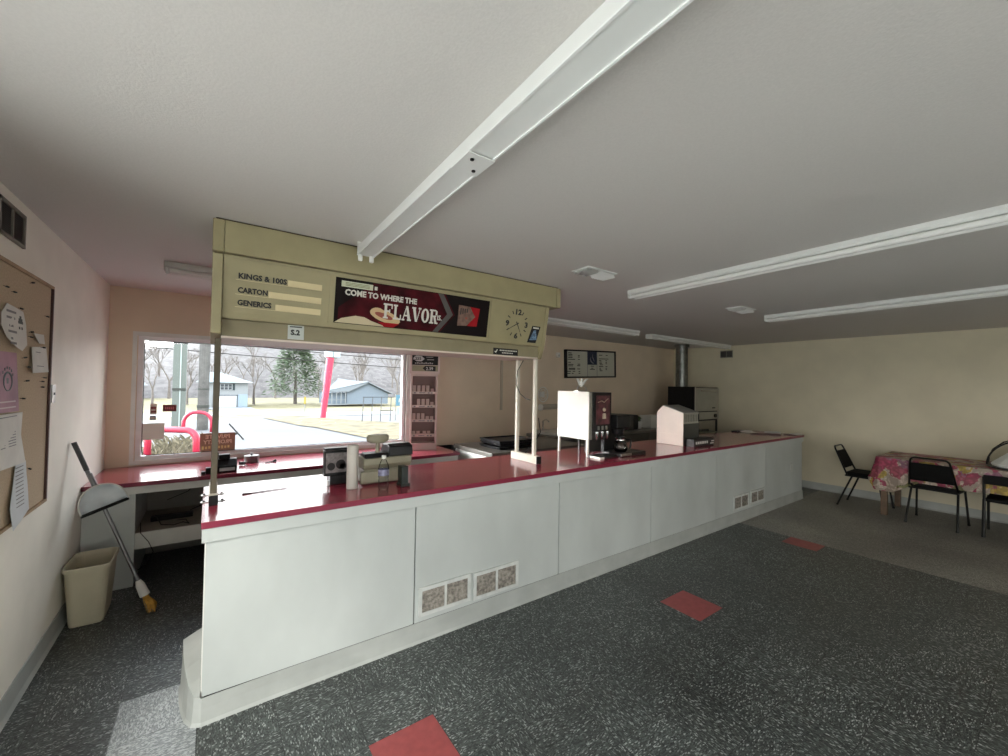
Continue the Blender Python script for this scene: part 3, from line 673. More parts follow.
# wall vent on left wall
def wall_vent_x(x, sgn, y0, y1, z0, z1, lab, mm):
    t = thing('wall_vent', lab, 'vent', (x, (y0 + y1) / 2, z0)); d = .010 * sgn
    xa, xb = sorted((x, x + d)); f = .014
    bb = B(); bb.box(xa, y0, z0, xb, y1, z0 + f).box(xa, y0, z1 - f, xb, y1, z1).box(xa, y0, z0, xb, y0 + f, z1).box(xa, y1 - f, z0, xb, y1, z1); ym = (y0 + y1) / 2; bb.box(xa, ym - .005, z0, xb, ym + .005, z1)
    obj('frame', bb, mm, t)
    bb = B(); n = 14
    for k in range(n):
        z = z0 + f + (z1 - z0 - 2 * f) * k / n
        bb.quad((x + d * .8, y0 + f, z), (x + d * .8, y1 - f, z), (x + d * .2, y1 - f, z + .009), (x + d * .2, y0 + f, z + .009))
    bb.box(min(x, x + d * .1), y0 + f, z0 + f, max(x, x + d * .1), y1 - f, z1 - f)
    obj('louvre', bb, mat('vent_dark', (.10, .095, .085), .6), t)
wall_vent_x(XL, 1, 2.60, 2.89, 2.175, 2.33, 'dark louvred wall vent high on the left wall above the bulletin board', mat('vent_taupe', (.20, .18, .15), .5))
wall_vent_x(XR, -1, 3.72, 3.95, 2.165, 2.30, 'small grey wall vent high on the right wall near the vent pipe', mat('vent_grey_far', (.30, .29, .24), .6))
br = thing('wall_bracket', 'small metal strike bracket screwed to the left wall beside the board', 'bracket', (XL, 3.41, 1.42))
obj('plate', B().box(XL + .0005, 3.365, 1.425, XL + .012, 3.385, 1.53).box(XL + .0005, 3.39, 1.425, XL + .004, 3.46, 1.53), m_steel, br, bev=.001)
obj('screw', B().box(XL + .0045, 3.42, 1.47, XL + .009, 3.435, 1.485), m_black, br)

# ---------------------------------------------------------------- bin, broom, dustpan
m_bin = mat('bin_tan_plastic', (.50, .46, .34), .45, var=.05, scale=10)
bb = B(); cx, cy = -.612, 3.80
def rr(w_, d_, r, z, n=5):
    P = []
    for (sx_, sy_, a) in ((1, 1, 0), (-1, 1, 90), (-1, -1, 180), (1, -1, 270)):
        for k in range(n + 1): P.append((cx + sx_ * (w_ - r) + r * math.cos(R(a + 90 * k / n)), cy + sy_ * (d_ - r) + r * math.sin(R(a + 90 * k / n)), z))
    return P
loops = [rr(.080, .135, .03, .003), rr(.084, .140, .035, .02), rr(.106, .168, .04, .355), rr(.114, .176, .045, .357), rr(.114, .176, .045, .378), rr(.107, .169, .04, .380), rr(.102, .164, .04, .355), rr(.080, .135, .03, .012)]
vl = [[bb.b.verts.new(p) for p in L_] for L_ in loops]
for i in range(len(vl) - 1):
    n = len(vl[0])
    for k in range(n): bb.face([vl[i][k], vl[i][(k + 1) % n], vl[i + 1][(k + 1) % n], vl[i + 1][k]])
bb.face(vl[0][::-1]); bb.face(vl[-1])
tag(obj('waste_bin', bb, m_bin, smooth=False), 'tan plastic rectangular waste bin in the corner below the broom', 'waste bin')
A_ = Vector((-.722, 3.82, 1.148)); D_ = (Vector((-.332, 3.70, .10)) - A_); U_ = D_.normalized()
br = thing('broom', 'broom with grey metal handle and yellow bristles leaning on left wall', 'broom', (-.33, 3.70, 0))
m_hand = mat('grey_handle', (.16, .16, .165), .35, metal=.6, var=.1)
obj('handle', B().tube([A_, A_ + D_ * .93], .0115, 10), m_hand, br)
obj('grip', B().tube([A_, A_ + U_ * .20], .0135, 10), mat('dark_grip', (.05, .05, .05), .6), br)
obj('ferrule', B().tube([A_ + D_ * .90, A_ + D_ * .93, A_ + D_ * 1.0], [.014, .024, .028], 12), m_white, br)
bb = B(); E_ = A_ + D_ * .995; side = Vector((.2, -1, 0)).normalized()
for k in range(90):
    a = random.uniform(-1, 1); c_ = random.uniform(-1, 1); tip = Vector((E_.x + .045 + .035 * a * .6, E_.y + side.y * .07 * c_ - .02, .004 + abs(random.gauss(0, .006))))
    st_ = E_ + Vector((.014 * a, .02 * c_, 0)); bb.tube([st_, (st_ + tip) / 2 + Vector((.004 * a, .004 * c_, 0)), tip], [.0022, .0022, .0016], 4)
obj('bristles', bb, mat('yellow_bristles', (.62, .34, .06), .7, var=.3, scale=30), br)
dp = thing('dustpan', 'pale grey half-round dustpan with black lip clipped on the broom handle', 'dustpan', A_ + D_ * .36)
# pan plane: U_ along the handle, V across, N towards the room
N_ = Vector((.35, -1, .35)); N_ = (N_ - U_ * N_.dot(U_)).normalized(); V_ = N_.cross(U_).normalized()
O_ = A_ + D_ * .43 + N_ * .016
def pp(u, v, n=0): return O_ + U_ * u + V_ * v + N_ * n
outl = []
for k in range(21):
    a = math.pi * k / 20; outl.append((-.150 * math.sin(a) ** .8, .122 * math.cos(a)))
bb = B(); rings = []
for sc, n in ((1, .032), (.985, .034), (.93, .006), (.5, .003), (.02, .002)): rings.append([bb.b.verts.new(pp(-.02 + u * sc * 1.0, v * sc, n)) for u, v in outl])
for a, c_ in zip(rings, rings[1:]):
    for k in range(20): bb.face([a[k], a[k + 1], c_[k + 1], c_[k]])
pan = obj('pan', bb, mat('pan_pale_plastic', (.70, .76, .80), .35, var=.1, scale=8), dp, smooth=True, solid=.002)
obj('rubber_lip', B().tube([pp(-.014, .122, .014), pp(-.014, -.122, .014)], .0105, 8), m_black, dp)
bb = B(); rim = [pp(-.02 + u, v, .033) for u, v in outl]; bb.tube(rim, .005, 6); obj('rim', bb, m_white, dp)
obj('clip', B().tube([pp(-.165, 0, .004), pp(-.26, 0, .010)], [.016, .012], 10), m_hand, dp)

# ---------------------------------------------------------------- shelf cables, power strip
ps = obj('power_strip', B().box(-.38, 4.45, .391, -.10, 4.51, .43), m_black, bev=.004); tag(ps, 'black power strip lying on the open shelf under the window counter', 'power strip')
bb = B(); bb.tube([(-.35, 4.48, .435), (-.30, 4.30, .40), (-.22, 4.25, .398), (-.16, 4.30, .398), (-.12, 4.23, .40), (-.14, 4.18, .45), (-.20, 4.30, .42)], .004, 6)
bb.tube([(-.42, 4.25, .45), (-.41, 4.15, .40), (-.36, 4.13, .33), (-.33, 4.13, .25), (-.37, 4.15, .15), (-.42, 4.16, .12)], .0028, 6)
bb.tube([(-.12, 4.5, .44), (.1, 4.6, .50), (.4, 4.7, .52)], .005, 6)
bb.tube([(-.05, 4.84, .70), (-.08, 4.80, .62), (-.15, 4.8, .54), (-.3, 4.8, .48)], .003, 6)
tag(obj('power_cable', bb, m_black), 'loose tangle of black and grey cords hanging over the shelf rail', 'cable')

# ---------------------------------------------------------------- things on the window counter
rk = thing('cigarette_rack', 'tall pale pink display rack with header card standing beside the window', 'display rack', (1.905, 4.548, ZB))
m_rack = mat('rack_pale_pink', (.66, .52, .48), .5, var=.05); m_rin = mat('rack_inside', (.24, .15, .14), .7)
X0, X1, Y0, Y1 = 1.905, 2.220, 4.548, 4.70
obj('rack_body', B().box(X0, Y0, ZB, X0 + .022, Y1, 1.69).box(X1 - .022, Y0, ZB, X1, Y1, 1.69).box(X0, Y0, 1.665, X1, Y1, 1.69).box(X0, Y0, ZB, X1, Y1, ZB + .085), m_rack, rk, bev=.002)
obj('rack_back', B().box(X0 + .022, Y1 - .01, ZB + .085, X1 - .022, Y1, 1.665), m_rin, rk)
shz = [1.475, 1.315, 1.145, .97]
for z in shz:
    sh = obj('rack_shelf', B().box(X0 + .0225, Y0 + .004, z - .004, X1 - .0225, Y1 - .011, z).box(X0 + .0225, Y0, z - .022, X1 - .0225, Y0 + .0035, z + .006), m_rack, rk)
    bb = B()
    for q in (.04, .20, .235): bb.box(X0 + q, Y0 - .0015, z - .016, X0 + q + .022, Y0 - .0002, z - .002)
    bb.box(X0 + .10, Y0 - .0015, z - .012, X0 + .17, Y0 - .0002, z - .004); obj('shelf_tag_print', bb, m_print, sh)
RA = R(-22.7)
pk0 = None
names = ['top', 'second', 'third', 'bottom']
mpk = mat('pack_dull_pink', (.52, .38, .34), .6)
for i, z in enumerate(shz):
    for j in range(5 if i < 3 else 4):
        if i == 1 and j == 0: continue
        xx = X0 + .045 + j * .052 + (.02 if i == 3 and j > 1 else 0)
        small = (j == 4 or i == 3 or (i == 2 and j > 2))
        if pk0 is None:
            pk0 = obj('cigarette_pack', B().box(-.019, -.011, 0, .019, .011, .078), mpk, bev=.002); p_ = pk0; p_['category'] = 'pack'
        else: p_ = pk0.copy(); COL.objects.link(p_)
        p_.rotation_euler = (0, 0, RA); dx_, dy_ = xx - X0, .035; p_.location = (X0 + dx_ * math.cos(RA) - dy_ * math.sin(RA), Y0 + dx_ * math.sin(RA) + dy_ * math.cos(RA), z + .0005); p_.scale = (1, 1, .55 if small else 1)
        p_['group'] = 'packs on the %s shelf of the rack' % names[i]
        p_['label'] = 'pale pack standing on the %s shelf of the pink display rack' % names[i]
hd = obj('header_card', B().box(X0 - .01, Y0 - .012, 1.692, X1 + .022, Y0 + .03, 1.945), m_rack, rk, bev=.002)
obj('header_black_field', B().box(X0 + .012, Y0 - .014, 1.795, X1 - .002, Y0 - .0125, 1.925), m_black, hd)
obj('header_price_strip', B().box(X0 + .012, Y0 - .014, 1.722, X1 - .002, Y0 - .0125, 1.790), mat('strip_khaki', (.33, .30, .20), .6), hd)
bb = B(); y_ = Y0 - .0152
bb.prism([(X0 + .025, 1.862), (X0 + .06, 1.840), (X0 + .12, 1.838), (X0 + .155, 1.868), (X0 + .12, 1.900), (X0 + .06, 1.905), (X0 + .03, 1.885)], 'y', y_, y_ + .001)
obj('header_white_oval', bb, mat('header_white', (.6, .58, .58), .6), hd)
bb = B(); text(bb, '.255', .048, frame_y(X0 + .035, y_ - .0006, 1.855), bold=.0012); obj('oval_number', bb, m_ink, hd)
bb = B(); text(bb, 'NEWPORT', .026, frame_y(X0 + .165, y_, 1.885), sxs=.6) if False else None
text(bb, 'Swisher', .034, frame_y(X0 + .04, y_, 1.806), sxs=1.15) if False else None
text(bb, 'Savings on', .030, frame_y(X0 + .05, y_, 1.808), sxs=1.2, bold=.0008) if False else None
bb.box(X0 + .175, y_, 1.885, X0 + .255, y_ + .001, 1.893).box(X0 + .185, y_, 1.855, X0 + .265, y_ + .001, 1.865)
for k in range(9): bb.box(X0 + .045 + k * .024, y_, 1.808, X0 + .062 + k * .024, y_ + .001, 1.822 + .006 * (k % 2))
obj('header_lettering', bb, mat('header_grey', (.36, .34, .34), .6), hd)
bb = B(); bb.prism([(X0 + .135, 1.757), (X0 + .165, 1.728), (X0 + .285, 1.724), (X0 + .285, 1.782), (X0 + .165, 1.786)], 'y', y_, y_ + .001); obj('price_field', bb, m_ink, hd)
bb = B(); text(bb, '2.39', .052, frame_y(X0 + .172, y_ - .0008, 1.736), sxs=.95, bold=.001); obj('price_number', bb, mat('header_white', (.6, .58, .58), .6), hd)

rk.rotation_euler = (0, 0, RA)
ct = thing('card_terminal', 'black card terminal with keypad standing on window counter behind left post', 'card terminal', (.12, 4.27, ZB))
obj('body', B().prism([(4.22, ZB), (4.22, ZB + .05), (4.30, ZB + .10), (4.36, ZB + .10), (4.36, ZB)], 'x', .04, .20), m_black, ct, bev=.004)
obj('printer_hood', B().box(.07, 4.30, ZB + .10, .15, 4.36, ZB + .14).box(.045, 4.31, ZB + .10, .068, 4.33, ZB + .16), m_black, ct, bev=.006)
obj('keypad', B().box(.075, 4.214, ZB + .012, .185, 4.2195, ZB + .040), m_steel, ct)
obj('card_slot', B().box(-.02, 4.21, ZB + .001, .025, 4.27, ZB + .05).box(-.05, 4.19, ZB + .001, -.02, 4.24, ZB + .025), m_black, ct, bev=.004)
tn = thing('round_tin', 'small round grey tin with knobbed lid on the window counter', 'tin', (.335, 4.64, ZB))
obj('tin_body', B().lathe([(0, 0), (.058, 0), (.062, .01), (.062, .055), (.0, .055)], (.335, 4.64, ZB), 24), m_galv, tn)
obj('tin_lid', B().lathe([(.064, .055), (.064, .064), (.02, .068), (.008, .069), (.012, .085), (0, .088)], (.335, 4.64, ZB), 24), m_galv, tn)
bb = B(); bb.tube([(.235, 4.50, ZB + .02), (.27, 4.47, ZB + .02)], [.018, .014], 10); tag(obj('tape_roll', bb, m_black), 'little black cylinder lying between card terminal and round tin', 'cylinder')
bb = B(); bb.tube([(.44, 4.50, ZB + .006), (.50, 4.53, ZB + .006), (.53, 4.55, ZB + .012)], [.004, .005, .012], 8); tag(obj('window_scraper', bb, m_black), 'small black tool lying on window counter right of the tin', 'tool')

# stickers and sign on the window glass
yg = YB + .045
def decal(name, lab, x0, z0, x1, z1, m):
    o = obj(name, B().box(x0, yg - .0012, z0, x1, yg, z1), m); tag(o, lab, 'sticker'); return o
def ondecal(o, b_, m, nm): b_.b.transform(Matrix.Translation(-o.location)); return obj(nm, b_, m, o, world=False)
m_dred = mat('decal_red', (.16, .02, .02), .6); m_dw = mat('decal_white', (.62, .55, .48), .6)
o = decal('window_sticker', 'small upright red and white sticker on the left of the window glass', -.452, 1.245, -.405, 1.345, m_dw)
ondecal(o, B().box(-.450, yg - .002, 1.262, -.407, yg - .0013, 1.318), m_dred, 'red_panel'); ondecal(o, B().box(-.443, yg - .0028, 1.280, -.414, yg - .0021, 1.297), m_dw, 'white_mark')
o = decal('window_sticker', 'tiny grey sticker on the glass below the upright red sticker', -.452, 1.195, -.408, 1.235, mat('decal_grey', (.12, .13, .15), .6))
ondecal(o, B().box(-.445, yg - .002, 1.207, -.415, yg - .0013, 1.222), m_dw, 'pale_bar')
o = decal('window_sticker', 'wide dark red sticker with rounded lettering on the window glass', -.362, 1.272, -.262, 1.335, m_dred)
bb = B(); text(bb, 'OPEN', .032, frame_y(-.2680, yg - .0016, 1.290, flip=True), sxs=.95, bold=.001) if False else None
for k in range(5): bb.box(-.345 + k * .014, yg - .002, 1.292, -.336 + k * .014, yg - .0013, 1.314)
ondecal(o, bb, mat('decal_pink', (.55, .16, .16), .6), 'lettering')
o = decal('window_notice', 'blank pale sheet taped on the window glass above the red pipe', -.505, 1.015, -.345, 1.165, mat('notice_pale', (.72, .74, .66), .8))
o = decal('private_property_sign', 'brown PRIVATE PROPERTY sign in the window seen from behind, letters reversed', -.075, .858, .212, 1.05, mat('sign_brown', (.40, .25, .17), .7, var=.15, scale=12))
o['category'] = 'sign'
bb = B()
for tx, z, sz, w_ in (('PRIVATE', .997, .054, 1.0), ('PROPERTY', .945, .052, .93)): text(bb, tx, sz, frame_y(.068, yg - .0025, z, flip=True), align='CENTER', sxs=w_, bold=.0016)
ondecal(o, bb, mat('sign_letters', (.95, .78, .60), .7), 'reversed_lettering')
bb = B()
for k in range(9): bb.box(-.06 + k * .026, yg - .0025, .893 + .003 * (k % 3), -.043 + k * .026, yg - .0016, .925 - .004 * (k % 2))
ondecal(o, bb, mat('sign_letters_yellow', (.85, .70, .32), .7), 'lowest_line')

# ---------------------------------------------------------------- things on the service counter
ZT = .9212
pr = thing('lottery_display', 'black framed upright display with grey picture left of the white roll', 'display', (.67, 2.78, ZT))
obj('stand', B().box(.625, 2.74, ZT, .735, 2.84, ZT + .06), m_black, pr, bev=.006)
obj('foot', B().tube([(.615, 2.75, ZT), (.615, 2.75, ZT + .03)], .008, 8), m_steel, pr)
obj('screen_frame', B().box(.592, 2.755, ZT + .055, .745, 2.80, ZT + .215).box(.592, 2.75, ZT + .218, .745, 2.80, ZT + .232), m_black, pr, bev=.003)
pc = obj('picture', B().box(.600, 2.7535, ZT + .075, .738, 2.7548, ZT + .200), mat('picture_grey', (.18, .16, .16), .4, var=.4, scale=40), pr)
bb = B()
for (x_, z_, r_) in ((.632, ZT + .115, .024), (.690, ZT + .125, .030), (.705, ZT + .112, .02)): bb.lathe([(0, 0), (r_, 0), (r_, .001), (0, .001)], (0, 0, 0), 20); bb.b.verts.ensure_lookup_table(); vs_ = bb.b.verts[-80:]; bmesh.ops.transform(bb.b, matrix=Matrix.Translation((x_, 2.753, z_)) @ Matrix.Rotation(R(90), 4, 'X'), verts=vs_)
obj('picture_wheels', bb, m_blackm, pc)
bb = B(); bb.lathe([(.012, 0), (.033, 0), (.034, .002), (.034, .262), (.030, .266), (.012, .266), (.012, 0)], (.722, 2.60, ZT), 24)
tag(obj('paper_roll', bb, mat('roll_offwhite', (.50, .48, .43), .8, var=.04), smooth=False), 'tall white paper roll standing on end in front of the cash register', 'paper roll')
rg = thing('cash_register', 'beige electronic cash register with black top and raised customer display', 'cash register', (.95, 2.78, ZT))
obj('base', B().prism([(.80, ZT + .006), (.80, ZT + .10), (1.085, ZT + .10), (1.085, ZT + .006)], 'y', 2.62, 2.95), m_beige, rg, bev=.01)
obj('rear_bulge', B().box(.775, 2.605, ZT + .012, .93, 2.63, ZT + .088), m_beige, rg, bev=.008)
obj('upper_housing', B().prism([(2.62, ZT + .10), (2.60, ZT + .13), (2.60, ZT + .17), (2.68, ZT + .185), (2.95, ZT + .14), (2.95, ZT + .10)], 'x', .79, 1.11), m_beige, rg, bev=.008)
obj('journal_cover', B().prism([(2.597, ZT + .175), (2.605, ZT + .235), (2.65, ZT + .25), (2.74, ZT + .245), (2.80, ZT + .17), (2.68, ZT + .17)], 'x', .955, 1.115), m_black, rg, bev=.006)
obj('top_cover', B().prism([(2.60, ZT + .172), (2.62, ZT + .198), (2.68, ZT + .203), (2.76, ZT + .17)], 'x', .80, .954), m_black, rg, bev=.004)
obj('keyboard', B().prism([(2.80, ZT + .14), (2.80, ZT + .158), (2.93, ZT + .155), (2.93, ZT + .14)], 'x', .82, 1.08), m_blackm, rg)
dsp = obj('display_stem', B().lathe([(.020, .20), (.013, .215), (.012, .268)], (.895, 2.66, ZT), 16), m_beige, rg)
obj('customer_display', B().lathe([(0, .258), (.045, .260), (.066, .270), (.073, .283), (.073, .303), (.062, .314), (0, .316)], (.895, 2.66, ZT), 28, sx=1.0, sy=.55), m_beige, dsp, smooth=False)
bt = thing('water_bottle', 'clear plastic water bottle with thin label in front of the register', 'bottle', (.872, 2.47, ZT))
m_pet = glass('clear_pet', (.90, .92, .94), .12, .05)
prof = [(.0, .002), (.026, .0), (.031, .01), (.031, .035), (.028, .045), (.031, .055), (.028, .068), (.031, .08), (.032, .13), (.028, .15), (.016, .178), (.0125, .185), (.0125, .195)]
obj('bottle_body', B().lathe(prof, (.872, 2.47, ZT), 20), m_pet, bt, smooth=True)
obj('label_band', B().lathe([(.0328, .088), (.0328, .125)], (.872, 2.47, ZT), 20), mat('label_blue_grey', (.20, .20, .30), .4, var=.5, scale=40), bt)
obj('cap', B().lathe([(.0135, .190), (.0135, .205), (.012, .207), (0, .207)], (.872, 2.47, ZT), 16), m_white, bt)
tag(obj('charger_box', B().box(.985, 2.46, ZT, 1.028, 2.53, ZT + .128).box(.978, 2.455, ZT, 1.040, 2.535, ZT + .02), mat('dark_green_black', (0.007, 0.014, 0.011), .3, var=.5, scale=40), bev=.004), 'small dark green-black upright box right of the cash register', 'box')
# pen marks / receipts on the left of the counter
bb = B(); bb.tube([(.16, 2.77, ZT + .003), (.21, 2.775, ZT + .003), (.39, 2.80, ZT + .003)], [.006, .003, .002], 6)
tag(obj('pen', bb, m_blackm), 'thin dark pen lying on the reflecting left part of red countertop', 'pen')

sd = thing('soda_dispenser', 'soda dispenser on legs with bright white side panel and dark picture front', 'soda dispenser', (3.02, 2.84, ZT))
m_side = mat('dispenser_white', (.90, .88, .80), .4, var=.05, scale=7)
m_dk = mat('dispenser_dark', (.03, .028, .027), .3, var=.2, scale=10)
obj('side_panel', B().box(2.858, 2.637, 1.073, 2.866, 3.055, 1.525), m_side, sd, bev=.002)
obj('cabinet', B().box(2.868, 2.66, 1.075, 3.170, 3.05, 1.520), m_dk, sd, bev=.004)
obj('trim_strip', B().box(2.868, 2.640, 1.075, 2.912, 2.659, 1.518), m_steel, sd, bev=.003)
ff = obj('front_door', B().box(2.914, 2.632, 1.15, 3.172, 2.659, 1.520), m_black, sd, bev=.003)
obj('front_picture', B().box(2.955, 2.629, 1.215, 3.145, 2.6315, 1.49), mat('picture_maroon', (.12, .035, .045), .3, var=.7, scale=14), ff)
bb = B(); bb.tube([(2.975, 2.628, 1.425), (3.03, 2.628, 1.440), (3.06, 2.628, 1.425), (3.12, 2.628, 1.462)], .004, 6)
bb.lathe([(0, 0), (.022, 0), (.018, .05), (0, .05)], (3.06, 2.626, 1.27), 10).lathe([(0, 0), (.018, .01), (.018, .03), (0, .04)], (3.06, 2.626, 1.335), 10)
obj('picture_cup', bb, mat('picture_pale', (.40, .33, .24), .5), ff)
obj('lever', B().box(2.975, 2.622, 1.165, 2.995, 2.631, 1.20).box(3.03, 2.622, 1.165, 3.05, 2.631, 1.20).box(3.085, 2.622, 1.165, 3.105, 2.631, 1.20), m_steel, ff)
for k in range(3):
    xx = 2.955 + k * .072
    obj('nozzle', B().lathe([(.018, 1.150), (.018, 1.125), (.011, 1.105), (.010, 1.075), (0, 1.075)], (xx, 2.62, 0), 12), m_chrome, sd, smooth=True)
obj('splash_panel', B().box(2.895, 2.70, .95, 3.11, 2.712, 1.074), m_dk, sd)
for (lx, ly) in ((2.868, 2.655), (2.868, 3.035), (3.155, 2.90), (3.155, 3.035)):
    obj('leg', B().box(lx - .009, ly - .009, ZT, lx + .011, ly + .009, 1.074), m_side if lx < 3 else m_dk, sd)
obj('drip_tray', B().box(2.86, 2.49, ZT, 3.10, 2.645, ZT + .016), m_dk, sd, bev=.003)
obj('drip_tray_edge', B().box(2.845, 2.485, ZT, 2.859, 2.60, ZT + .018).box(2.845, 2.478, ZT, 2.90, 2.4845, ZT + .018), m_side, sd)
bd = thing('bird_figurine', 'small white bird figurine with raised wings on top of soda dispenser', 'figurine', (2.97, 2.84, 1.525))
bb = B(); bb.ball((2.97, 2.84, 1.60), .014, .018, .034); bb.ball((2.965, 2.83, 1.64), .010, .010, .012)
obj('bird_body', bb, m_white, bd, smooth=True)
bb = B()
for sg in (-1, 1):
    P = [(2.97 + sg * .008, 2.84, 1.60), (2.97 + sg * .045, 2.83, 1.645), (2.97 + sg * .085, 2.82, 1.652), (2.97 + sg * .055, 2.835, 1.622), (2.97 + sg * .03, 2.84, 1.585)]
    A = [bb.b.verts.new(p) for p in P]; C = [bb.b.verts.new((p[0], p[1] + .006, p[2])) for p in P]; bb.face(A); bb.face(C[::-1])
    for i in range(5): bb.face([A[i], A[(i + 1) % 5], C[(i + 1) % 5], C[i]])
obj('wing', bb, m_white, bd)
bb = B(); bb.tube([(2.91, 2.84, 1.527), (2.915, 2.84, 1.56), (2.95, 2.84, 1.585), (3.0, 2.84, 1.582), (3.035, 2.84, 1.56), (3.04, 2.84, 1.527)], .005, 6); bb.box(2.90, 2.81, 1.5253, 3.05, 2.87, 1.532)
obj('bird_stand', bb, m_steel, bd)

cm = thing('coffee_brewer', 'black coffee brewer with warming plate right beside the soda dispenser', 'coffee maker', (3.3, 2.68, ZT))
obj('warming_base', B().box(3.12, 2.47, ZT, 3.50, 2.705, ZT + .028), m_dk, cm, bev=.004)
obj('base_edge', B().box(3.115, 2.463, ZT + .006, 3.27, 2.4695, ZT + .028), m_steel, cm)
obj('tower', B().box(3.20, 2.74, ZT, 3.42, 2.92, 1.30), m_black, cm, bev=.008)
obj('brew_head', B().box(3.20, 2.58, 1.17, 3.40, 2.739, 1.30), m_black, cm, bev=.01)
obj('brew_basket', B().lathe([(.0, 1.11), (.05, 1.11), (.065, 1.169), (0, 1.169)], (3.27, 2.63, 0), 20), m_black, cm)
cf = thing('coffee_carafe', 'glass coffee carafe with black handle on the warming plate', 'carafe', (3.25, 2.56, ZT + .0285))
zc = ZT + .0285
obj('carafe_glass', B().lathe([(0, 0), (.052, 0), (.066, .02), (.068, .05), (.055, .09), (.040, .115), (.042, .135)], (3.25, 2.58, zc), 24), glass('carafe_glass', (.55, .55, .52), .4), cf, smooth=True)
obj('carafe_band', B().lathe([(.050, .098), (.044, .108), (.044, .118), (.050, .128)], (3.25, 2.58, zc), 24), m_chrome, cf)
obj('carafe_handle', B().tube([(3.30, 2.56, zc + .115), (3.35, 2.54, zc + .11), (3.355, 2.54, zc + .06), (3.345, 2.545, zc + .02)], .009, 8), m_black, cf)
obj('carafe_lid', B().lathe([(.043, .135), (.040, .148), (0, .152)], (3.25, 2.58, zc), 20), m_black, cf)

wm = thing('bun_warmer', 'white-sided food warmer with peaked top on the red countertop right of brewer', 'food warmer', (4.49, 2.74, ZT))
pent = [(2.57, ZT), (2.57, 1.293), (2.825, 1.367), (2.905, 1.286), (2.905, ZT)]
m_ws = mat('warmer_pinkish_white', (.80, .66, .58), .35, var=.05, scale=6)
obj('side_panel', B().prism(pent, 'x', 4.322, 4.330), m_ws, wm, bev=.002)
obj('side_lower_panel', B().box(4.318, 2.575, ZT + .004, 4.3215, 2.90, 1.050), m_ws, wm, bev=.001)
obj('side_panel', B().prism(pent, 'x', 4.650, 4.658), m_dk, wm)
obj('sloping_top', B().prism([(2.562, 1.296), (2.825, 1.372), (2.825, 1.366), (2.572, 1.290)], 'x', 4.331, 4.649), mat('top_grey', (.26, .26, .24), .4), wm)
obj('rear_top', B().prism([(2.826, 1.371), (2.912, 1.288), (2.905, 1.284), (2.826, 1.364)], 'x', 4.331, 4.649), mat('top_grey', (.26, .26, .24), .4), wm)
bb = B(); bb.box(4.331, 2.572, 1.275, 4.649, 2.58, 1.29)
for k in range(9): bb.box(4.345 + k * .034, 2.572, 1.19, 4.360 + k * .034, 2.58, 1.275)
bb.box(4.331, 2.572, 1.17, 4.649, 2.58, 1.19)
obj('front_grille', bb, mat('grille_olive', (.30, .29, .24), .4), wm)
obj('front_window', B().box(4.331, 2.573, 1.0, 4.649, 2.579, 1.169), mat('warmer_dark_glass', (.05, .055, .05), .1), wm)
obj('back_panel', B().box(4.331, 2.89, ZT + .004, 4.649, 2.90, 1.28), m_dk, wm)
obj('floor_panel', B().box(4.331, 2.573, ZT + .002, 4.649, 2.889, 1.0), m_dk, wm)
cb = tag(obj('carton', B().box(4.36, 2.46, ZT, 4.78, 2.565, ZT + .085), mat('carton_black', (.02, .016, .016), .5), bev=.003), 'low black carton with white lettering in front of the food warmer', 'carton')
bb = B()
for k in range(6): bb.box(4.39 + k * .045, 2.4575, ZT + .03, 4.42 + k * .045, 2.4595, ZT + .058)
bb.box(4.70, 2.4575, ZT + .02, 4.77, 2.4595, ZT + .032).box(4.72, 2.4575, ZT + .045, 4.78, 2.4595, ZT + .057)
bb.b.transform(Matrix.Translation(-cb.location)); obj('carton_lettering', bb, m_paper, cb, world=False)
# papers at the far end
def paper(x, y, a, w_, h_, lab, curl=.02, z=ZT + .001):
    bb = B()
    def fn(u, v): return (-w_ / 2 + w_ * u, -h_ / 2 + h_ * v, curl * (2 * u - 1) ** 4 + .25 * curl * math.sin(5 * v) * (2 * u - 1) ** 2 + .002)
    bb.grid(fn, 10, 4); o = obj('loose_paper', bb, m_paper, solid=.0008); o.location = (x, y, z); o.rotation_euler = (0, 0, R(a)); tag(o, lab, 'paper'); return o
paper(6.62, 2.84, 60, .28, .21, 'curled white paper lying at the far right end of red countertop, left one')
paper(6.80, 2.63, 20, .28, .21, 'middle flat white paper of the three at the far end of the countertop')
paper(6.93, 2.41, -12, .21, .18, 'white paper nearest the right front corner of the red countertop', .012)
bb = B(); bb.box(6.50, 2.99, ZT + .0, 6.80, 3.08, ZT + .016); tag(obj('dark_folder', bb, m_black, bev=.002), 'thin dark folder lying behind the loose papers on the counter end', 'folder')

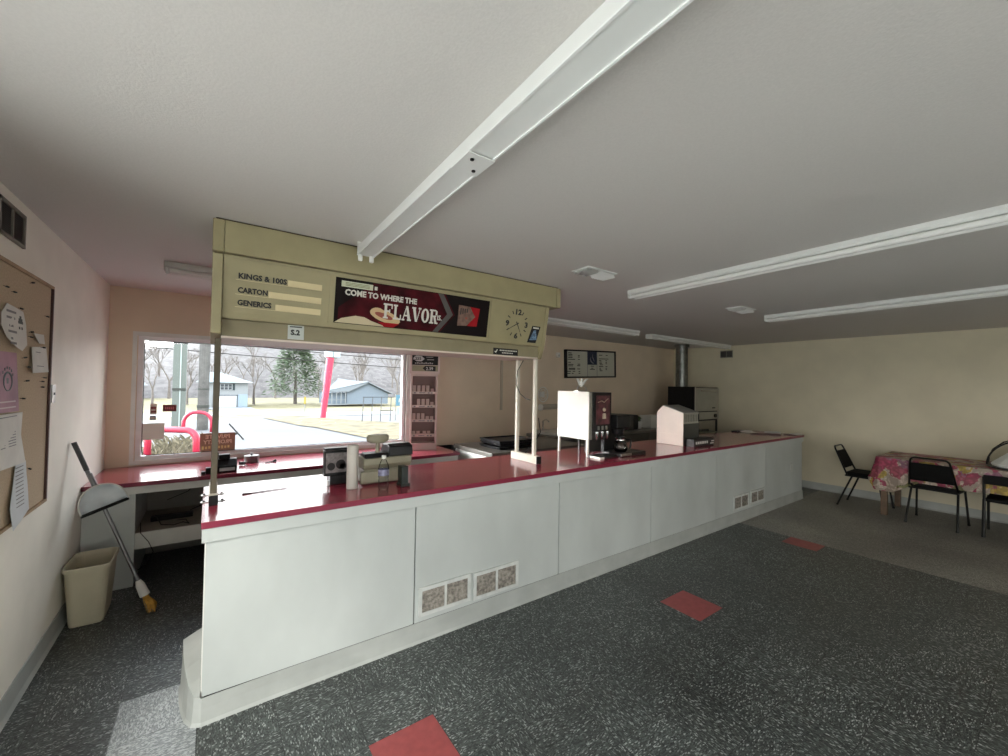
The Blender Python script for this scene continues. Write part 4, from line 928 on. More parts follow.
# ---------------------------------------------------------------- behind the counter
fz = thing('chest_freezer', 'low white chest freezer with grey lid behind the counter centre', 'freezer', (3.0, 4.0, 0))
obj('body', B().box(2.44, 3.60, 0, 3.85, 4.40, .80), m_white, fz, bev=.01)
obj('lid', B().box(2.42, 3.58, .801, 3.87, 4.42, .85), mat('lid_grey', (.15, .14, .12), .4, var=.1), fz, bev=.006)
obj('hinge', B().tube([(2.62, 3.575, .80), (2.62, 3.55, .78), (2.70, 3.55, .70)], .008, 6), m_steel, fz)
for k, (dx, dz, lb) in enumerate(((0, 0, 'bottom'), (.03, .035, 'middle'), (.0, .07, 'top'))):
    bb = B(); bb.box(2.62 + dx, 3.72 + dx, .851 + dz, 3.12 + dx, 4.12 + dx, .864 + dz).box(2.61 + dx, 3.71 + dx, .864 + dz, 3.13 + dx, 3.73 + dx, .880 + dz).box(2.61 + dx, 4.11 + dx, .864 + dz, 3.13 + dx, 4.13 + dx, .880 + dz).box(2.61 + dx, 3.71 + dx, .864 + dz, 2.63 + dx, 4.13 + dx, .880 + dz).box(3.11 + dx, 3.71 + dx, .864 + dz, 3.13 + dx, 4.13 + dx, .880 + dz)
    tag(obj('serving_tray', bb, m_black, bev=.003), 'black serving tray on the grey freezer lid, %s of its stack' % lb, 'tray', 'black trays on the freezer')
tag(obj('black_crate', B().box(2.365, 4.45, .0, 2.60, 4.80, .03).box(2.365, 4.45, .03, 2.38, 4.80, .78).box(2.585, 4.45, .03, 2.60, 4.80, .78).box(2.38, 4.45, .03, 2.585, 4.465, .78).box(2.38, 4.785, .03, 2.585, 4.80, .78), m_black, bev=.004), 'tall black plastic bin between the window counter end and freezer', 'bin')
# far back worktop
wk = thing('prep_cabinet', 'dark grey prep cabinet run standing along the back wall', 'cabinet', (5.4, 4.6, 0))
for k in range(4): obj('door', B().box(4.0 + k * .72, 4.29, .08, 4.70 + k * .72, 4.305, .79), mat('cabinet_grey', (.16, .15, .13), .5), wk, bev=.003)
obj('carcass', B().box(3.98, 4.306, .0, 6.86, 4.90, .80), m_dark, wk)
obj('worktop', B().box(3.95, 4.27, .801, 6.88, 4.91, .845), mat('worktop_grey', (.22, .21, .18), .4, var=.1), wk, bev=.004)
sk = thing('dish_rack', 'white draining tray with tap fitting on the prep cabinet left end', 'dish rack', (4.3, 4.55, .846))
obj('tray', B().prism([(4.05, .846), (4.02, .90), (4.60, .90), (4.57, .846)], 'y', 4.36, 4.78), m_white, sk, bev=.008)
obj('tap', B().tube([(4.2, 4.82, .90), (4.2, 4.82, 1.03), (4.2, 4.75, 1.06), (4.2, 4.68, 1.03)], .012, 8).box(4.12, 4.80, .846, 4.28, 4.85, .90), m_chrome, sk)
mw = thing('microwave_oven', 'small black microwave oven on the prep cabinet beside the potted plant', 'microwave', (5.8, 4.6, .846))
obj('body', B().box(5.52, 4.42, .850, 6.03, 4.80, 1.10), m_black, mw, bev=.008)
obj('door', B().box(5.54, 4.408, .865, 5.90, 4.4195, 1.085), m_dk, mw, bev=.003)
obj('control_panel', B().box(5.91, 4.408, .865, 6.02, 4.4195, 1.085), m_blackm, mw)
pp_ = thing('potted_plant', 'small green plant in white pot between microwave and white box', 'plant', (6.2, 4.6, .846))
obj('pot', B().lathe([(0, 0), (.06, 0), (.085, .13), (.078, .13), (.07, .11), (0, .11)], (6.2, 4.55, .846), 20), m_white, pp_)
bb = B()
for k in range(46):
    a = random.random() * 6.28; r_ = random.uniform(.02, .10); z_ = .96 + random.uniform(.0, .10); ca, sa = math.cos(a), math.sin(a)
    bb.quad((6.2 + .01 * ca, 4.55 + .01 * sa, .955), (6.2 + r_ * .6 * ca - .02 * sa, 4.55 + r_ * .6 * sa + .02 * ca, z_), (6.2 + r_ * ca, 4.55 + r_ * sa, z_ - .01), (6.2 + r_ * .6 * ca + .02 * sa, 4.55 + r_ * .6 * sa - .02 * ca, z_))
obj('foliage', bb, mat('leaf_green', (.05, .09, .03), .6, var=.4), pp_)
tag(obj('white_box', B().box(6.45, 4.45, .846, 6.84, 4.70, 1.07), m_white, bev=.004), 'plain white box on the prep cabinet left of the food warmer', 'box')
# oven with flue pipe
ov = thing('pizza_oven', 'tall oven with black left side and pale front in back right corner', 'oven', (7.33, 4.16, 0))
m_of = mat('oven_front_grey', (.34, .33, .27), .35, var=.06)
obj('black_side', B().box(6.915, 3.905, .99, 6.925, 4.42, 1.605), m_black, ov)
obj('body', B().box(6.926, 3.92, .99, 7.745, 4.42, 1.60), m_black, ov, bev=.004)
dr = obj('oven_door', B().box(6.955, 3.895, 1.17, 7.735, 3.919, 1.585), m_of, ov, bev=.005)
obj('door_handle', B().tube([(7.06, 3.88, 1.545), (7.08, 3.865, 1.535), (7.60, 3.865, 1.535), (7.62, 3.88, 1.545)], .012, 8), m_chrome, dr)
obj('door_frame', B().box(6.926, 3.905, 1.16, 6.953, 3.9195, 1.60), mat('oven_pale_edge', (.5, .5, .44), .4), ov)
obj('name_badge', B().box(7.50, 3.889, 1.215, 7.60, 3.894, 1.235), m_black, dr)
cp = obj('control_panel', B().box(6.93, 3.900, 1.02, 7.74, 3.919, 1.15), m_of, ov, bev=.004)
obj('knob', B().tube([(7.60, 3.899, 1.08), (7.60, 3.87, 1.08)], .035, 14), m_black, cp)
bb = B()
for xx in (6.93, 7.72): 
    for yy in (3.92, 4.39): bb.box(xx, yy, 0, xx + .025, yy + .03, .989)
obj('stand_leg', bb, m_dk, ov)
obj('stand_shelf', B().box(6.93, 3.92, .76, 7.745, 4.42, .785), m_of, ov); obj('stand_shelf', B().box(6.93, 3.92, .30, 7.745, 4.42, .32), m_dk, ov)
tag(obj('flue_pipe', B().lathe([(.105, 1.607), (.105, 2.34), (.13, 2.34), (.13, 2.387), (.10, 2.387)], (7.13, 4.28, 0), 28), m_galv, smooth=False), 'round galvanised flue pipe rising from the oven to the ceiling', 'pipe')
bx = thing('shelf_tray', 'dark baking tray on the open shelf under the oven', 'tray', (7.3, 4.1, .786))
obj('tray_pan', B().box(7.0, 3.98, .786, 7.55, 4.3, .80).box(7.0, 3.98, .80, 7.55, 3.99, .83).box(7.0, 4.29, .80, 7.55, 4.3, .83), m_galv, bx)

# menu board
mb = thing('menu_board', 'black framed menu board hung slightly askew on the back wall', 'menu board', (5.35, YB, 1.966)); RL = R(1.9)
def mbp(b_): return b_.xf(Matrix.Translation((5.35, 0, 1.966)) @ Matrix.Rotation(-RL, 4, 'Y') @ Matrix.Translation((-5.35, 0, -1.966)))
W_, H_ = .625, .236
xa, xb, za, zb = 5.35 - W_, 5.35 + W_, 1.966 - H_, 1.966 + H_
bb = B(); yf = YB - .055
for q in ((xa, za, xb, za + .024), (xa, zb - .024, xb, zb), (xa, za, xa + .03, zb), (xb - .03, za, xb, zb)): bb.box(q[0], yf, q[1], q[2], YB - .001, q[3])
obj('frame', mbp(bb), m_black, mb, bev=.003)
obj('menu_panel', mbp(B().box(xa + .03, yf + .015, za + .024, xb - .03, YB - .002, zb - .024)), mat('menu_pale', (.50, .50, .42), .5), mb)
obj('menu_picture', mbp(B().box(5.245, yf + .012, 1.955, 5.475, yf + .0148, zb - .024)), mat('menu_navy', (.012, .018, .04), .4), mb)
obj('divider', mbp(B().box(5.235, yf + .011, za + .024, 5.243, yf + .0148, zb - .024).box(5.477, yf + .011, za + .024, 5.485, yf + .0148, zb - .024)), m_print, mb)
bb = B(); y_ = yf + .010
bb.tube([(5.33, y_, 2.09), (5.31, y_, 2.05), (5.33, y_, 2.01), (5.37, y_, 1.985), (5.40, y_, 1.98)], [.002, .006, .010, .008, .003], 6)
bb.tube([(5.37, y_, 2.14), (5.365, y_, 2.09), (5.39, y_, 2.05), (5.41, y_, 2.01)], [.002, .006, .008, .003], 6)
obj('menu_flame', mbp(bb), mat('menu_flame', (.30, .27, .27), .5), mb)
bb = B()
for (z_, a, b_) in ((2.14, .06, .14), (2.115, .06, .16), (2.09, .06, .16), (2.065, .06, .16), (2.035, .05, .22), (1.985, .06, .12), (1.95, .06, .18), (1.925, .06, .17), (1.885, .07, .22), (1.868, .07, .22), (1.835, .04, .12), (1.835, .16, .22), (1.80, .04, .11), (1.80, .14, .18), (2.10, .29, .33), (2.075, .29, .33), (2.035, .29, .33), (1.955, .28, .34), (1.93, .27, .34), (1.875, .27, .34), (1.83, .30, .34), (1.80, .30, .34)): bb.box(xa + a, y_ + .003, z_, xa + b_, y_ + .0049, z_ + .013)
for (z_, a, b_) in ((2.12, .81, .90), (2.12, .99, 1.04), (2.055, .81, 1.06), (2.025, .81, .87), (2.0, .82, .88), (1.975, .82, .89), (1.95, .83, .91), (1.92, .81, .92), (1.89, .82, .86), (1.865, .82, .87), (1.845, .83, .90), (2.025, .98, 1.02), (1.995, .98, 1.02), (1.97, .98, 1.02), (1.92, .98, 1.03), (1.89, .98, 1.02), (1.865, .98, 1.02), (1.925, .60, .68), (1.89, .61, .66), (1.87, .58, .70)): bb.box(xa + a, y_ + .003, z_, xa + b_, y_ + .0049, z_ + .012)
obj('menu_print', mbp(bb), m_ink, mb)
# small things on the back wall
cn = tag(obj('wall_conduit', B().box(3.445, YB - .02, 1.21, 3.485, YB - .001, H - .001), mat('conduit_cream', (.50, .44, .34), .5), bev=.004), 'thin vertical cream conduit on the back wall behind sign', 'conduit')
dt = thing('wall_detector', 'small white box detector on back wall left of the menu board', 'detector', (4.57, YB, 2.04))
obj('detector_case', B().box(4.535, YB - .05, 2.04, 4.60, YB - .001, 2.12), m_white, dt, bev=.006); obj('detector_lens', B().box(4.55, YB - .053, 2.055, 4.585, YB - .0505, 2.085), m_steel, dt)
wf = thing('wall_fan', 'small round white wall fan on the back wall beyond the right sign posts', 'fan', (4.24, YB, 1.44))
bb = B()
for r_ in (.10, .07, .04): bb.tube([(4.24 + r_ * math.cos(a), YB - .05, 1.44 + r_ * 1.15 * math.sin(a)) for a in [2 * math.pi * k / 24 for k in range(24)]], .008 if r_ == .10 else .004, 6, closed=True)
for k in range(6): bb.tube([(4.24, YB - .05, 1.44), (4.24 + .1 * math.cos(k * math.pi / 3), YB - .05, 1.44 + .115 * math.sin(k * math.pi / 3))], .003, 5)
obj('guard', bb, m_white, wf); obj('fan_back', B().box(4.20, YB - .04, 1.40, 4.28, YB - .001, 1.48), m_white, wf, bev=.01)
cd_ = thing('cup_dispenser', 'horizontal clear cup dispenser tube on the back wall below the fan', 'cup dispenser', (4.35, YB, 1.24))
obj('tube', B().tube([(4.19, YB - .06, 1.24), (4.52, YB - .06, 1.25)], .042, 16), mat('tube_milky', (.42, .38, .31), .3), cd_)
obj('tube_ring', B().tube([(4.17, YB - .06, 1.24), (4.195, YB - .06, 1.24)], .052, 16), m_white, cd_); obj('bracket', B().box(4.30, YB - .02, 1.21, 4.40, YB - .001, 1.28), m_white, cd_)

# ---------------------------------------------------------------- dining table and chairs
m_fab = mat('chair_black_vinyl', (.007, .007, .007), .75, var=.2, scale=40)
dull(m_fab, .2); m_cfr = dull(mat('chair_black_frame', (.008, .008, .008), .4), .35)
def chair(label, loc, rotz):
    t = thing('stacking_chair', label, 'chair', loc, rotz)      # faces local +Y
    def ring(w0, w1, zb_, zt, n=6):
        # rounded back outline lying in the leaning back plane
        def P(x, z): return (x, -.165 - (z - .46) * .42, z)
        pts = [P(-w0, zb_)]
        for k in range(n + 1):
            a = math.pi - (math.pi / 2) * k / n; pts.append(P(-w1 + .05 + .05 * math.cos(a), zt - .05 + .05 * math.sin(a)))
        for k in range(n + 1):
            a = math.pi / 2 - (math.pi / 2) * k / n; pts.append(P(w1 - .05 + .05 * math.cos(a), zt - .05 + .05 * math.sin(a)))
        pts.append(P(w0, zb_)); return pts, P
    pts, P = ring(.205, .165, .43, .80)
    obj('back_frame', B().tube(pts, .011, 8), m_cfr, t, world=False, smooth=True)
    def back(z0, z1):
        bb = B(); c0, c1 = [], []
        out_ = [(-.190, z0), (.190, z0), (.168, z1), (-.168, z1)]
        A = [bb.b.verts.new(Vector(P(x, z)) + Vector((0, .014, 0))) for x, z in out_]; C = [bb.b.verts.new(Vector(P(x, z)) + Vector((0, -.014, 0))) for x, z in out_]
        bb.face(A); bb.face(C[::-1])
        for i in range(4): bb.face([A[i], A[(i + 1) % 4], C[(i + 1) % 4], C[i]])
        return bb
    obj('backrest', back(.515, .735), m_fab, t, world=False, bev=.008)
    obj('seat', B().prism([(-.20, -.17), (.20, -.17), (.215, .20), (.18, .235), (-.18, .235), (-.215, .20)], 'z', .425, .472), m_fab, t, world=False, bev=.015)
    obj('seat_frame', B().tube([(-.20, -.17, .42), (-.212, .19, .42), (-.17, .225, .42), (.17, .225, .42), (.212, .19, .42), (.20, -.17, .42)], .011, 8, closed=True), m_cfr, t, world=False)
    for sg in (-1, 1):
        obj('leg', B().tube([(sg * .205, .17, .42), (sg * .225, .235, .012)], .011, 8).tube([(sg * .225, .235, .02), (sg * .2255, .237, 0)], .014, 8), m_cfr, t, world=False)
        obj('leg', B().tube([(sg * .195, -.10, .42), (sg * .215, -.255, .012)], .011, 8).tube([(sg * .215, -.255, .02), (sg * .2155, -.257, 0)], .014, 8), m_cfr, t, world=False)
    return t
ch = chair('black stacking chair at the left end of the table, seen side-on', (7.32, 1.68, 0), R(180))
dup(ch, (7.13, .985, 0), R(-90 - 3), 'black stacking chair with its back to the room, in front of table middle')
# lower folding chair cut by the right edge
fc = thing('folding_chair', 'low black chair cut off by the right edge of the photo', 'chair', (7.15, .38, 0), R(-90))
obj('backrest', B().box(-.22, -.225, .58, .22, -.205, .68), m_fab, fc, world=False, bev=.02)
obj('seat', B().box(-.21, -.20, .385, .21, .20, .425), m_fab, fc, world=False, bev=.012)
for sg in (-1, 1):
    obj('back_post', B().tube([(sg * .215, -.215, .66), (sg * .215, -.20, .40)], .012, 8), m_cfr, fc, world=False)
    obj('leg', B().tube([(sg * .215, -.20, .41), (sg * .22, -.235, .0)], [.014, .016], 8), m_cfr, fc, world=False)
    obj('leg', B().tube([(sg * .215, .17, .40), (sg * .22, .22, .0)], .012, 8), m_cfr, fc, world=False)
tb = thing('dining_table', 'long table with brown wooden legs against the right wall under floral cloth', 'table', (7.42, .35, 0))
obj('tabletop', B().box(7.02, -.85, .70, 7.84, 1.50, .73), m_wood, tb)
for xx in (7.06, 7.75):
    for yy in (1.44, -.78): obj('leg', B().prism([(xx - .03, yy - .03), (xx + .03, yy - .03), (xx + .03, yy + .03), (xx - .03, yy + .03)], 'z', 0, .699), m_wood, tb, bev=.004)
# tablecloth with folds
bb = B(); m_fl = floral()
x0_, x1_, y0_, y1_ = 7.00, 7.86, -.87, 1.52; N = 150
per = []
for k in range(40): per.append((x0_, y0_ + (y1_ - y0_ - .06) * k / 40, (-1, 0)))
for k in range(6): a = R(180 - 15 * k); per.append((x0_ + .06 + .06 * math.cos(a), y1_ - .06 + .06 * math.sin(a), (math.cos(a), math.sin(a))))
for k in range(16): per.append((x0_ + .06 + (x1_ - x0_ - .06) * k / 15, y1_, (0, 1)))
rows = []
for j in range(8):
    row = []
    for i, (px, py, n) in enumerate(per):
        tt = j / 7; drop = .20 if i > 47 else .41 - .21 * max(0, (i - 42) / 5) if i > 38 else .265 + .145 * max(0, (i - 34) / 4)
        fold = .014 * math.sin(i * .75) * tt + .010 * math.sin(i * 1.7 + 1) * tt + .025 * tt * tt
        if 36 < i < 48: fold += .035 * tt
        row.append(bb.b.verts.new((px + n[0] * fold, py + n[1] * fold, .735 - drop * tt + .008 * math.sin(i * .6) * tt)))
    rows.append(row)
for a, c_ in zip(rows, rows[1:]):
    for i in range(len(per) - 1): bb.face([a[i], a[i + 1], c_[i + 1], c_[i]])
ex = bb.b.verts.new((x1_, y0_, .735)); bb.face(rows[0] + [ex])
tag(obj('tablecloth', bb, m_fl, smooth=False, solid=.002), 'floral pink and yellow tablecloth draped over the long table', 'tablecloth')
dm = thing('cake_dome', 'clear domed food cover with black rim and white contents on the table', 'food cover', (7.35, .28, .737))
obj('base_plate', B().lathe([(0, 0), (.34, 0), (.35, .012), (0, .014)], (7.38, .27, .7375), 32), m_black, dm)
obj('dome', B().lathe([(.335, .014), (.335, .10), (.30, .20), (.22, .29), (.11, .34), (.0, .35)], (7.38, .27, .7375), 32), glass('dome_clear', (.93, .94, .93), .04), dm, smooth=True)
obj('rim_hoop', B().tube([(7.30, .27 + .335 * math.cos(a), .76 + .31 * math.sin(a)) for a in [math.pi * k / 24 for k in range(25)]], .008, 8), m_black, dm)
tag(obj('white_bag', B().lathe([(0, 0), (.28, 0), (.29, .03), (.20, .12), (.10, .22), (.03, .27), (0, .275)], (7.36, .29, .7525), 11), mat('parcel_white', (.92, .93, .90), .6), smooth=False), 'white peaked paper parcel inside the clear domed cover', 'parcel')

# ---------------------------------------------------------------- outside
def g(y): return -.12 if y < 22 else max(-2.8, -.12 - (y - 22) * .05)
m_asph = mat('parking_lot', (0.117, 0.122, 0.131), .7, var=.22, scale=.35)
m_road = mat('road_pale', (0.199, 0.203, 0.207), .7, var=.12, scale=.5)
m_verge = mat('dry_grass', (0.151, 0.126, 0.072), .95, var=.45, scale=2.5)
m_lawn = mat('winter_lawn', (0.162, 0.144, 0.076), .95, var=.25, scale=.6)
def patch(name, pts, m, lift):
    bb = B(); bb.face([bb.b.verts.new((x, y, g(y) + lift)) for x, y in pts]); bmesh.ops.triangulate(bb.b, faces=bb.b.faces)
    return struct(name, bb, m)
bb = B(); Ysg = [-60, -40, 5.2, 22, 76, 150, 400]
bb.mi = 0
xsg = [-260, -60, -12, 12, 60, 320]
for i in range(len(Ysg) - 1):
    for j in range(5):
        bb.mi = 2 if Ysg[i] < 5 else 0 if Ysg[i] < 22 else 1
        ya, yb_ = Ysg[i], Ysg[i + 1]
        bb.quad((xsg[j], ya, g(ya) - .01), (xsg[j + 1], ya, g(ya) - .01), (xsg[j + 1], yb_, g(yb_) - .01), (xsg[j], yb_, g(yb_) - .01))
go = struct('ground', bb, [m_asph, m_lawn, mat('pale_bounce_ground', (.62, .61, .58), .8, var=.08, scale=1)])  # unseen ground at the front and left made pale to bounce light indoors
patch('road', [(-60, 34), (-8, 27.5), (2, 28.5), (3.2, 24), (4.5, 22.0), (8, 21.9), (8, 22.1), (60, 12), (60, 17), (30, 24), (8, 31), (4.5, 38), (2.2, 42.9), (-60, 52)], m_road, .012)
patch('road_verge', [(1.95, 21.88), (2.82, 17.39), (3.2, 16.56), (3.91, 12.8), (4.29, 11.11), (4.6, 9.5), (9, 7.0), (14, 9), (9, 14.5), (6.6, 17.0), (5.4, 18.9), (4.2, 20.95), (3.0, 21.95)], m_verge, .02)
patch('driveway', [(-1.2, 81), (5.43, 80), (4.6, 60), (3.87, 35.5), (2.12, 42.75), (.6, 60)], mat('driveway_blue_grey', (0.119, 0.145, 0.187), .7, var=.1), .03)
# forest hill
bb = B()
def hill(u, v):
    x = -200 + 520 * u; y = 125 + 130 * v
    return (x, y, -2.8 + (24 + 4 * math.sin(x * .03) + 2.5 * math.sin(x * .11 + 1)) * (v ** .8) * (1 if v < 1 else 1))
bb.grid(hill, 80, 8); struct('hill', bb, mat('winter_forest', (0.097, 0.09, 0.09), 1, var=.35, scale=.35, stretch=(1.6, 1, .5)))
# bare trees
m_bark = mat('bark_grey', (0.145, 0.129, 0.119), .9, var=.2, scale=3)
def bare_tree(seed, h=10, spread=1.0, depth=5):
    rnd = random.Random(seed); bb = B()
    def br_(p, d, l, r, k):
        if k == 0: return
        q = p + d * l; bb.tube([p, (p + q) / 2 + Vector((rnd.uniform(-.04, .04) * l, rnd.uniform(-.04, .04) * l, 0)), q], [r, r * .8, r * .62], 4 if k < 4 else 7, cap=False)
        nb = 2 if k > depth - 1 else 3
        for _ in range(nb):
            nd = (d + Vector((rnd.uniform(-1, 1), rnd.uniform(-1, 1), rnd.uniform(-.1, .6))) * .62 * spread).normalized()
            br_(q, nd, l * rnd.uniform(.62, .82), r * .58, k - 1)
    br_(Vector((0, 0, 0)), Vector((0, 0, 1)), h * .27, h * .022, depth)
    return bb
spots = [(6.6, 90, 11.5, 'large bare tree on the lawn right of the white house'), (-3.4, 92, 9, 'bare tree between the grey column and the utility pole'), (-13, 100, 12, 'bare tree at the far left of the window view'), (22.5, 108, 13, 'tall bare tree right behind the evergreen'), (28, 98, 12, 'bare tree over the blue house roof'), (36, 92, 11, 'bare tree right of the blue house gable'), (-8.5, 96, 10, 'bare tree left of the grey column')]
tproto = [obj('bare_tree', bare_tree(3, 11, 1.0, 6), m_bark), obj('bare_tree', bare_tree(11, 11, 1.1, 6), m_bark)]
used = set()
def tree(k, x, y, h, lab, grp='bare trees across the road'):
    i = k % 2
    if i in used: o = tproto[i].copy(); COL.objects.link(o)
    else: o = tproto[i]; used.add(i)
    o.location = (x, y, g(y) if y < 125 else -2.8 + 24 * ((y - 125) / 130) ** .8); s_ = h / 11; o.scale = (s_, s_, s_); o.rotation_euler = (0, 0, k * 1.7)
    o['label'] = lab; o['category'] = 'tree'; o['group'] = grp; return o
for k, (x, y, h, lab) in enumerate(spots): tree(k, x, y, h, lab)
for k in range(30):
    x = -40 + k * 3.6 + random.uniform(-.5, .5); y = (122, 133, 144)[k % 3] + random.uniform(-1, 1)
    tree(k, x, y, random.uniform(11, 15), 'bare grey tree in the woods at the foot of the hill', 'bare trees of the woods')
# evergreen
ev = thing('evergreen_tree', 'broad green evergreen tree behind the leaning red pole', 'tree', (13.6, 90, g(90)))
obj('trunk', B().tube([(13.6, 90, g(90)), (13.6, 90, 4)], [.35, .2], 8), m_bark, ev)
bb = B(); rnd = random.Random(5)
for k in range(4200):
    t_ = rnd.random() ** .8; z = g(90) + 1.6 + t_ * 12.5; rad = 5.2 * (1 - t_) ** .7 + .3; a = rnd.random() * 6.28; r_ = rad * rnd.uniform(.35, 1); x, y = 13.6 + r_ * math.cos(a), 90 + r_ * math.sin(a); s_ = rnd.uniform(.25, .6)
    d = Vector((math.cos(a), math.sin(a), rnd.uniform(-.4, .1))) * s_; p = Vector((x, y, z)); q = Vector((-math.sin(a), math.cos(a), rnd.uniform(-.2, .2))) * s_ * .5
    bb.quad(p - q, p + d * .6 - q * .6 + Vector((0, 0, .12)), p + d * 1.4, p + q)
obj('foliage', bb, mat('evergreen_green', (0.102, 0.145, 0.085), .9, var=.4, scale=1), ev)
for (x, lab) in ((19.5, 'smaller green evergreen right of the red pole'),):
    pass
# white house with garage
hs_ = thing('white_house', 'white two-storey house with garage door across the road', 'house', (0, 84, g(84)))
m_sid = mat('white_siding', (0.216, 0.238, 0.252), .7, var=.04, stretch=(1, 1, 6), scale=4); m_roof = mat('pale_roof', (0.238, 0.289, 0.306), .8, var=.1)
z0 = g(84)
obj('wall', B().box(-1.5, 82, z0, 5.1, 90, 1.32), m_sid, hs_)
bb = B(); R0 = [(-2.0, 81.3, 1.28), (5.9, 81.3, 1.28), (5.9, 90.7, 1.28), (-2.0, 90.7, 1.28)]; rd = [(-.2, 86, 3.0), (1.2, 86, 3.0)]
v = [bb.b.verts.new(p) for p in R0]; r2 = [bb.b.verts.new(p) for p in rd]
bb.face([v[0], v[1], r2[1], r2[0]]); bb.face([v[1], v[2], r2[1]]); bb.face([v[2], v[3], r2[0], r2[1]]); bb.face([v[3], v[0], r2[0]]); bb.face(v[::-1])
obj('roof', bb, m_roof, hs_)
gd = obj('garage_door', B().box(.5, 81.9, z0, 3.5, 81.99, -.95), mat('garage_white', (0.578, 0.612, 0.629), .6), hs_)
obj('garage_frame', B().box(.3, 81.85, z0, .49, 81.99, -.8).box(3.51, 81.85, z0, 3.7, 81.99, -.8).box(.3, 81.85, -.94, 3.7, 81.99, -.78), mat('frame_grey', (.10, .12, .14), .7), hs_)
obj('side_wall_panel', B().box(3.72, 81.9, z0, 5.09, 81.99, -.7), mat('blue_grey_siding', (0.221, 0.289, 0.357), .7), hs_)
wn = obj('window', B().box(1.2, 81.9, .05, 2.9, 81.99, 1.05), mat('win_frame_w', (.3, .32, .33), .6), hs_)
bb = B()
for k in range(3): bb.box(1.3 + k * .54, 81.85, .12, 1.72 + k * .54, 81.895, .5).box(1.3 + k * .54, 81.85, .58, 1.72 + k * .54, 81.895, .98)
obj('pane', bb, mat('dark_pane', (.03, .04, .05), .5), wn)
obj('shutter', B().box(.85, 81.9, .0, 1.15, 81.98, 1.1), mat('shutter_dark', (.02, .035, .04), .7), hs_); obj('shutter', B().box(2.95, 81.9, .0, 3.25, 81.98, 1.1), mat('shutter_dark', (.02, .035, .04), .7), hs_)
# blue ranch house
h2 = thing('blue_house', 'low pale blue house with gable end and porch right of red pole', 'house', (24, 82, g(82)))
m_blue = mat('pale_blue_siding', (.15, .19, .235), .8, var=.05); z0 = g(82)
obj('wall', B().prism([(20.6, z0 + .4), (28.4, z0 + .4), (28.4, -.4), (24.4, 1.55), (20.6, .2)], 'y', 79.0, 79.4).box(17.2, 79.5, z0 + .4, 28.4, 86, -.3), m_blue, h2)
bb = B(); bb.quad((16.6, 78.4, -.05), (20.8, 78.4, .02), (24.4, 78.4, 1.75), (20.8, 86, 2.3)); bb.quad((24.4, 78.3, 1.78), (29.2, 78.3, -.45), (29.2, 87, -.45), (24.4, 87, 1.78)); bb.quad((16.6, 78.4, -.05), (20.8, 86, 2.3), (24.4, 87, 1.78), (24.4, 78.3, 1.78))
obj('roof', bb, mat('pale_blue_roof', (.17, .20, .23), .7), h2, solid=.12)
bb = B()
for k in range(5): bb.box(17.0 + k * .8, 78.5, z0 + .4, 17.12 + k * .8, 78.6, -.1)
bb.box(17, 78.5, z0 + .3, 20.6, 79.4, z0 + .45).box(17, 78.5, z0 + 1.2, 20.4, 78.56, z0 + 1.28)
obj('porch', bb, m_sid, h2)
# left distant buildings
o = tag(obj('distant_building', B().box(-26, 118, -2.8, -13, 126, .2).prism([(-27, .2), (-12, .2), (-14, 2.2), (-25, 2.2)], 'y', 117.5, 126.5), mat('far_building', (.20, .23, .25), .8)), 'pale low building far off at the left of the window view', 'building')
o = tag(obj('parked_car', B().prism([(-15.5, -2.4), (-15.5, -1.7), (-14.8, -1.5), (-14.2, -.95), (-12.6, -.95), (-12.0, -1.5), (-11.2, -1.65), (-11.2, -2.4)], 'y', 96, 97.8).tube([(-14.6, 95.95, -2.45), (-14.6, 96.2, -2.45)], .34, 14).tube([(-12.1, 95.95, -2.45), (-12.1, 96.2, -2.45)], .34, 14), mat('car_tan', (.16, .10, .07), .4), bev=.05), 'tan car parked on the far lawn left of the column', 'car')
o.location.z = -2.79
# column, poles
cl = thing('sign_column', 'tall square grey-green column outside with pale centre seam', 'column', (-.9, 17.8, -.12))
m_colm = mat('column_green_grey', (.115, .138, .125), .6, var=.1, scale=2)
obj('column_face', B().box(-1.06, 17.7, -.12, -.87, 18.0, 2.80).box(-.84, 17.7, -.12, -.70, 18.0, 2.80), m_colm, cl)
obj('seam', B().box(-.869, 17.68, -.12, -.841, 17.99, 2.82), mat('seam_pale', (0.374, 0.442, 0.425), .6), cl)
obj('band', B().box(-1.065, 17.66, 1.22, -.695, 17.679, 1.29), mat('band_dark', (.03, .035, .03), .6), cl)
obj('cap', B().box(-1.08, 17.68, 2.825, -.68, 18.02, 2.87), mat('band_dark', (.03, .035, .03), .6), cl)
up = thing('utility_pole', 'weathered grey round utility pole right of the square column', 'pole', (-.21, 17.5, -.12))
obj('pole', B().tube([(-.21, 17.5, -.12), (-.20, 17.5, 3), (-.19, 17.5, 8)], [.165, .155, .13], 14), mat('pole_grey', (.10, .10, .095), .9, var=.25, scale=4), up)
obj('strap', B().tube([(-.21, 17.5, .62), (-.21, 17.5, .72)], .178, 14).tube([(-.21, 17.5, 1.25), (-.21, 17.5, 1.29)], .172, 14), mat('band_dark', (.03, .035, .03), .6), up)
bb = B()
for (z_, y_, xa, xb, dz) in ((6.1, 40, -40, 60, 1.0), (5.3, 40, -40, 60, .8)):
    bb.tube([(xa + (xb - xa) * k / 12, y_, z_ - (k * .32) + dz * ((k - 6) / 6) ** 2) for k in range(13)], .035, 5)
tag(obj('power_line', bb, m_blackm), 'two dark overhead power lines crossing the window view', 'power line')
rpole = thing('leaning_red_pole', 'leaning red sign pole topped by a pale box on the grass verge', 'pole', (4.4, 20.8, -.12))
obj('pole', B().tube([(4.34, 20.8, -.12), (4.62, 20.8, 2.76)], [.13, .17], 14), mat('red_paint', (0.442, 0.025, 0.068), .5, var=.1), rpole)
